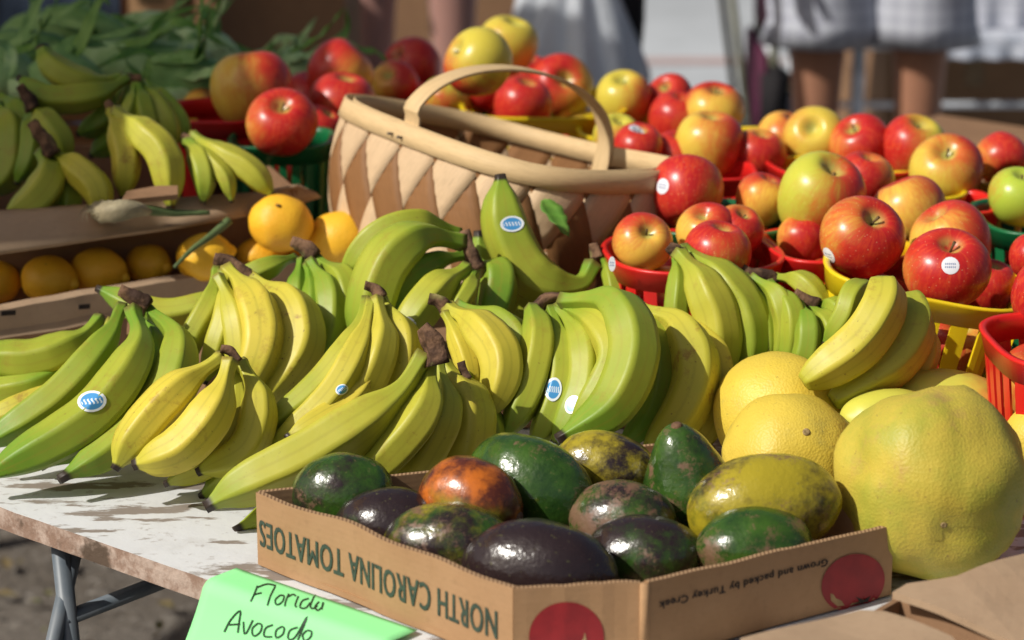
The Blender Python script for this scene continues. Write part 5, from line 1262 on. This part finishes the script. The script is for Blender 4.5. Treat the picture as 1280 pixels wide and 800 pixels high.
# dark post with a hanging bag
ps = D(786, 50, 5.3)
root = empty('dark_post', (ps.x, ps.y, 0)); tag(root, 'narrow dark wrapped post behind the apples, right of the white plastic bag', 'post')
link('post', tube_me('post', [Vector((0, 0, 0)), Vector((0, 0, 1.3))], .016, 12), BLK, root)
link('wrap', tube_me('wrap', catmull([Vector((-.012, 0, 1.0)), Vector((.004, 0, .75)), Vector((.0, 0, .62)), Vector((-.006, 0, .45))], 20), lambda t: .024+.008*math.sin(t*5), 14, False, .08, .1), BLK, root)
link('base', lathe('base', [(.14, 0), (.14, .02), (.02, .05)], 20), BLK, root); link('hook', tube_me('hook', catmull([Vector((0, 0, .98)), Vector((-.05, -.02, .99)), Vector((-.10, -.03, .97)), Vector((-.105, -.03, 1.0))], 12), .004, 8), STEEL, root)
m = M('thin_white_plastic', .35, .4); m.col(m.mix(m.noise(5), (.78, .81, .86), (.64, .68, .74))); m.b.inputs['Transmission Weight'].default_value = .35; m.b.inputs['IOR'].default_value = 1.1; m.bump(m.noise(14, 5), .5, .01); BAGM = m.m
root = empty('plastic_bag', (ps.x-.14, ps.y-.05, .5)); tag(root, 'limp white plastic shopping bag hanging from the dark post', 'plastic bag')
vs = []; fs = []; nu = 56; nv = 26
for j in range(nv+1):
    t = j/nv; z = .98-.58*t
    for i in range(nu):
        a = 2*math.pi*i/nu; f = .16*min(1, .25+t*1.2)*(1 if t < .85 else 1-(t-.85)*2.5)
        pl = 1+.20*math.sin(a*9+1.5*t)*(1-t*.3)+.08*math.sin(a*17)+.10*noise.noise(Vector((math.cos(a)*2, math.sin(a)*2, t*4)))
        vs.append(Vector((ps.x-.13+math.cos(a)*f*.85*pl, ps.y-.05+math.sin(a)*f*.4*pl, z)))
for j in range(nv):
    for i in range(nu): a = j*nu+i; b = j*nu+(i+1) % nu; fs.append((a, a+nu, b+nu, b))
fs.append(tuple(nv*nu+i for i in range(nu)))
wpart('bag_body', mesh('bag_body', vs, fs), BAGM, root)
# folding chair
MAR = simple('maroon_cloth', (.10, .012, .05), (.07, .01, .03), 20, .8); OLV = simple('olive_metal', (.16, .16, .11), None, 30, .5); WPI = simple('white_pipe', (.6, .63, .68), None, 30, .4)
q = D(940, 60, 6.3); root = empty('folding_chair', (q.x, q.y, 0)); tag(root, 'maroon folding chair with thin olive legs on the grey pavement', 'chair')
for dy in (0, .42):
    wpart('leg', tube_me('leg', [Vector((D(960, 120, 6.3).x, q.y+dy, 0)), Vector((D(908, -20, 6.3).x-.03, q.y+dy, .9))], .010, 10), OLV, root)
    wpart('leg', tube_me('leg', [Vector((D(925, 120, 6.3).x, q.y+dy+.02, 0)), Vector((D(1000, -20, 6.3).x, q.y+dy+.02, .46))], .010, 10), OLV, root)
    wpart('back_post', tube_me('back_post', [Vector((D(968, 10, 6.3).x, q.y+dy, .02)), Vector((D(968, 10, 6.3).x, q.y+dy, .98))], .012, 10), OLV, root)
x0 = D(962, 0, 6.3).x; wpart('backrest', box_me('backrest', (x0, q.y-.02, .50), (x0+.026, q.y+.44, .98), .006), MAR, root)
wpart('seat', box_me('seat', (x0-.022, q.y, .10), (x0-.002, q.y+.42, .48), .006), MAR, root); wpart('pouch', box_me('pouch', (x0-.02, q.y-.04, .28), (x0+.05, q.y+.1, .45), .02), BLK, root)
# low white table at the right
q = D(1230, 48, 6.4); root = empty('low_table', (q.x, q.y, 0)); tag(root, 'low table with a white cloth and white pipe legs at the top right', 'table')
xl = D(990, 60, 6.4).x; xr = D(1420, 60, 6.4).x; yt = q.y; zt = q.z
wpart('tabletop', box_me('tabletop', (xl, yt, zt-.03), (xr, yt+.7, zt), .005), WPI, root)
for u in (986, 1068):
    x = D(u, 60, 6.4).x+.02; wpart('leg', tube_me('leg', [Vector((x, yt+.05, zt-.03)), Vector((x, yt+.05, 0))], .017, 12), WPI, root); wpart('leg', tube_me('leg', [Vector((x, yt+.62, zt-.03)), Vector((x, yt+.62, 0))], .017, 12), WPI, root)
xq = D(1400, 60, 6.4).x; wpart('leg', tube_me('leg', [Vector((xq, yt+.05, zt-.03)), Vector((xq, yt+.05, 0))], .017, 12), WPI, root)
wpart('rail', tube_me('rail', [Vector((D(990, 60, 6.4).x, yt+.05, zt-.18)), Vector((xq, yt+.05, zt-.18))], .008, 8), WPI, root)
m = M('pale_grey_cloth', .9, .1); m.col(m.mix(m.ss(m.noise(14, 3), .4, .6), (.50, .52, .58), (.36, .39, .46))); PCL = m.m
drape('table_cloth', D(1165, 50, 6.38).x, xr, yt-.012, zt-.05, zt+.004, PCL, 'pale grey cloth over the low table at the top right', 'table cloth', .008, 7, .6)
drape('folded_cloth', D(1180, 30, 6.5).x, D(1300, 30, 6.5).x, yt+.12, zt+.006, zt+.13, PLAID, 'folded checked cloth lying on the low table at the top right', 'cloth', .008, 3, .3)

# ------------------------------------------------------------ added canopy, out of view, placed so its roof shades the back left
CANV = simple('canopy_fabric', (.16, .20, .26), (.12, .15, .2), 3, .9)
def roof_pt(bx, by, bz, H_=2.35): k = (H_-bz)/SUN_DIR.z; return Vector((bx+SUN_DIR.x*k, by+SUN_DIR.y*k, H_))
ca = roof_pt(-.35, 2.80, .85); ed = Vector((.42, .90, 0)).normalized(); el = Vector((-ed.y, ed.x, 0))
root = empty('added_shade_canopy', (ca.x, ca.y, 0)); tag(root, 'added cream canvas canopy, out of view, shading the back left of the stall', 'canopy')
mt_ = bpy.data.materials.new('thin_cream_canvas'); mt_.use_nodes = True; n_t = mt_.node_tree; n_t.nodes.remove(n_t.nodes['Principled BSDF']); a_ = n_t.nodes.new('ShaderNodeBsdfDiffuse'); b_ = n_t.nodes.new('ShaderNodeBsdfTranslucent'); c_ = n_t.nodes.new('ShaderNodeMixShader')
a_.inputs[0].default_value = (.72, .62, .48, 1); b_.inputs[0].default_value = (.80, .66, .46, 1); c_.inputs[0].default_value = .7  # translucent canvas lets warm fill into the shade of the added canopy
n_t.links.new(a_.outputs[0], c_.inputs[1]); n_t.links.new(b_.outputs[0], c_.inputs[2]); n_t.links.new(c_.outputs[0], n_t.nodes['Material Output'].inputs[0]); CANT = mt_
S = 2.25; SW_ = 1.0; cs_ = [ca, ca+ed*S, ca+ed*S+el*SW_, ca+el*SW_]; pk = (cs_[0]+cs_[2])/2+Vector((0, 0, .3))
me = mesh('roof', cs_+[pk]+[c-Vector((0, 0, .22)) for c in cs_], [(0, 1, 4), (1, 2, 4), (2, 3, 4), (3, 0, 4)]+[(i, i+5, (i+1) % 4+5, (i+1) % 4) for i in range(4)])
o = wpart('roof', me, CANT, root, False); mo = o.modifiers.new('t', 'SOLIDIFY'); mo.thickness = .003
for i, c in enumerate(cs_): wpart('post', tube_me('post', [Vector((c.x, c.y, 0)), Vector((c.x, c.y, c.z-.01))], .018, 10), WPI, root)
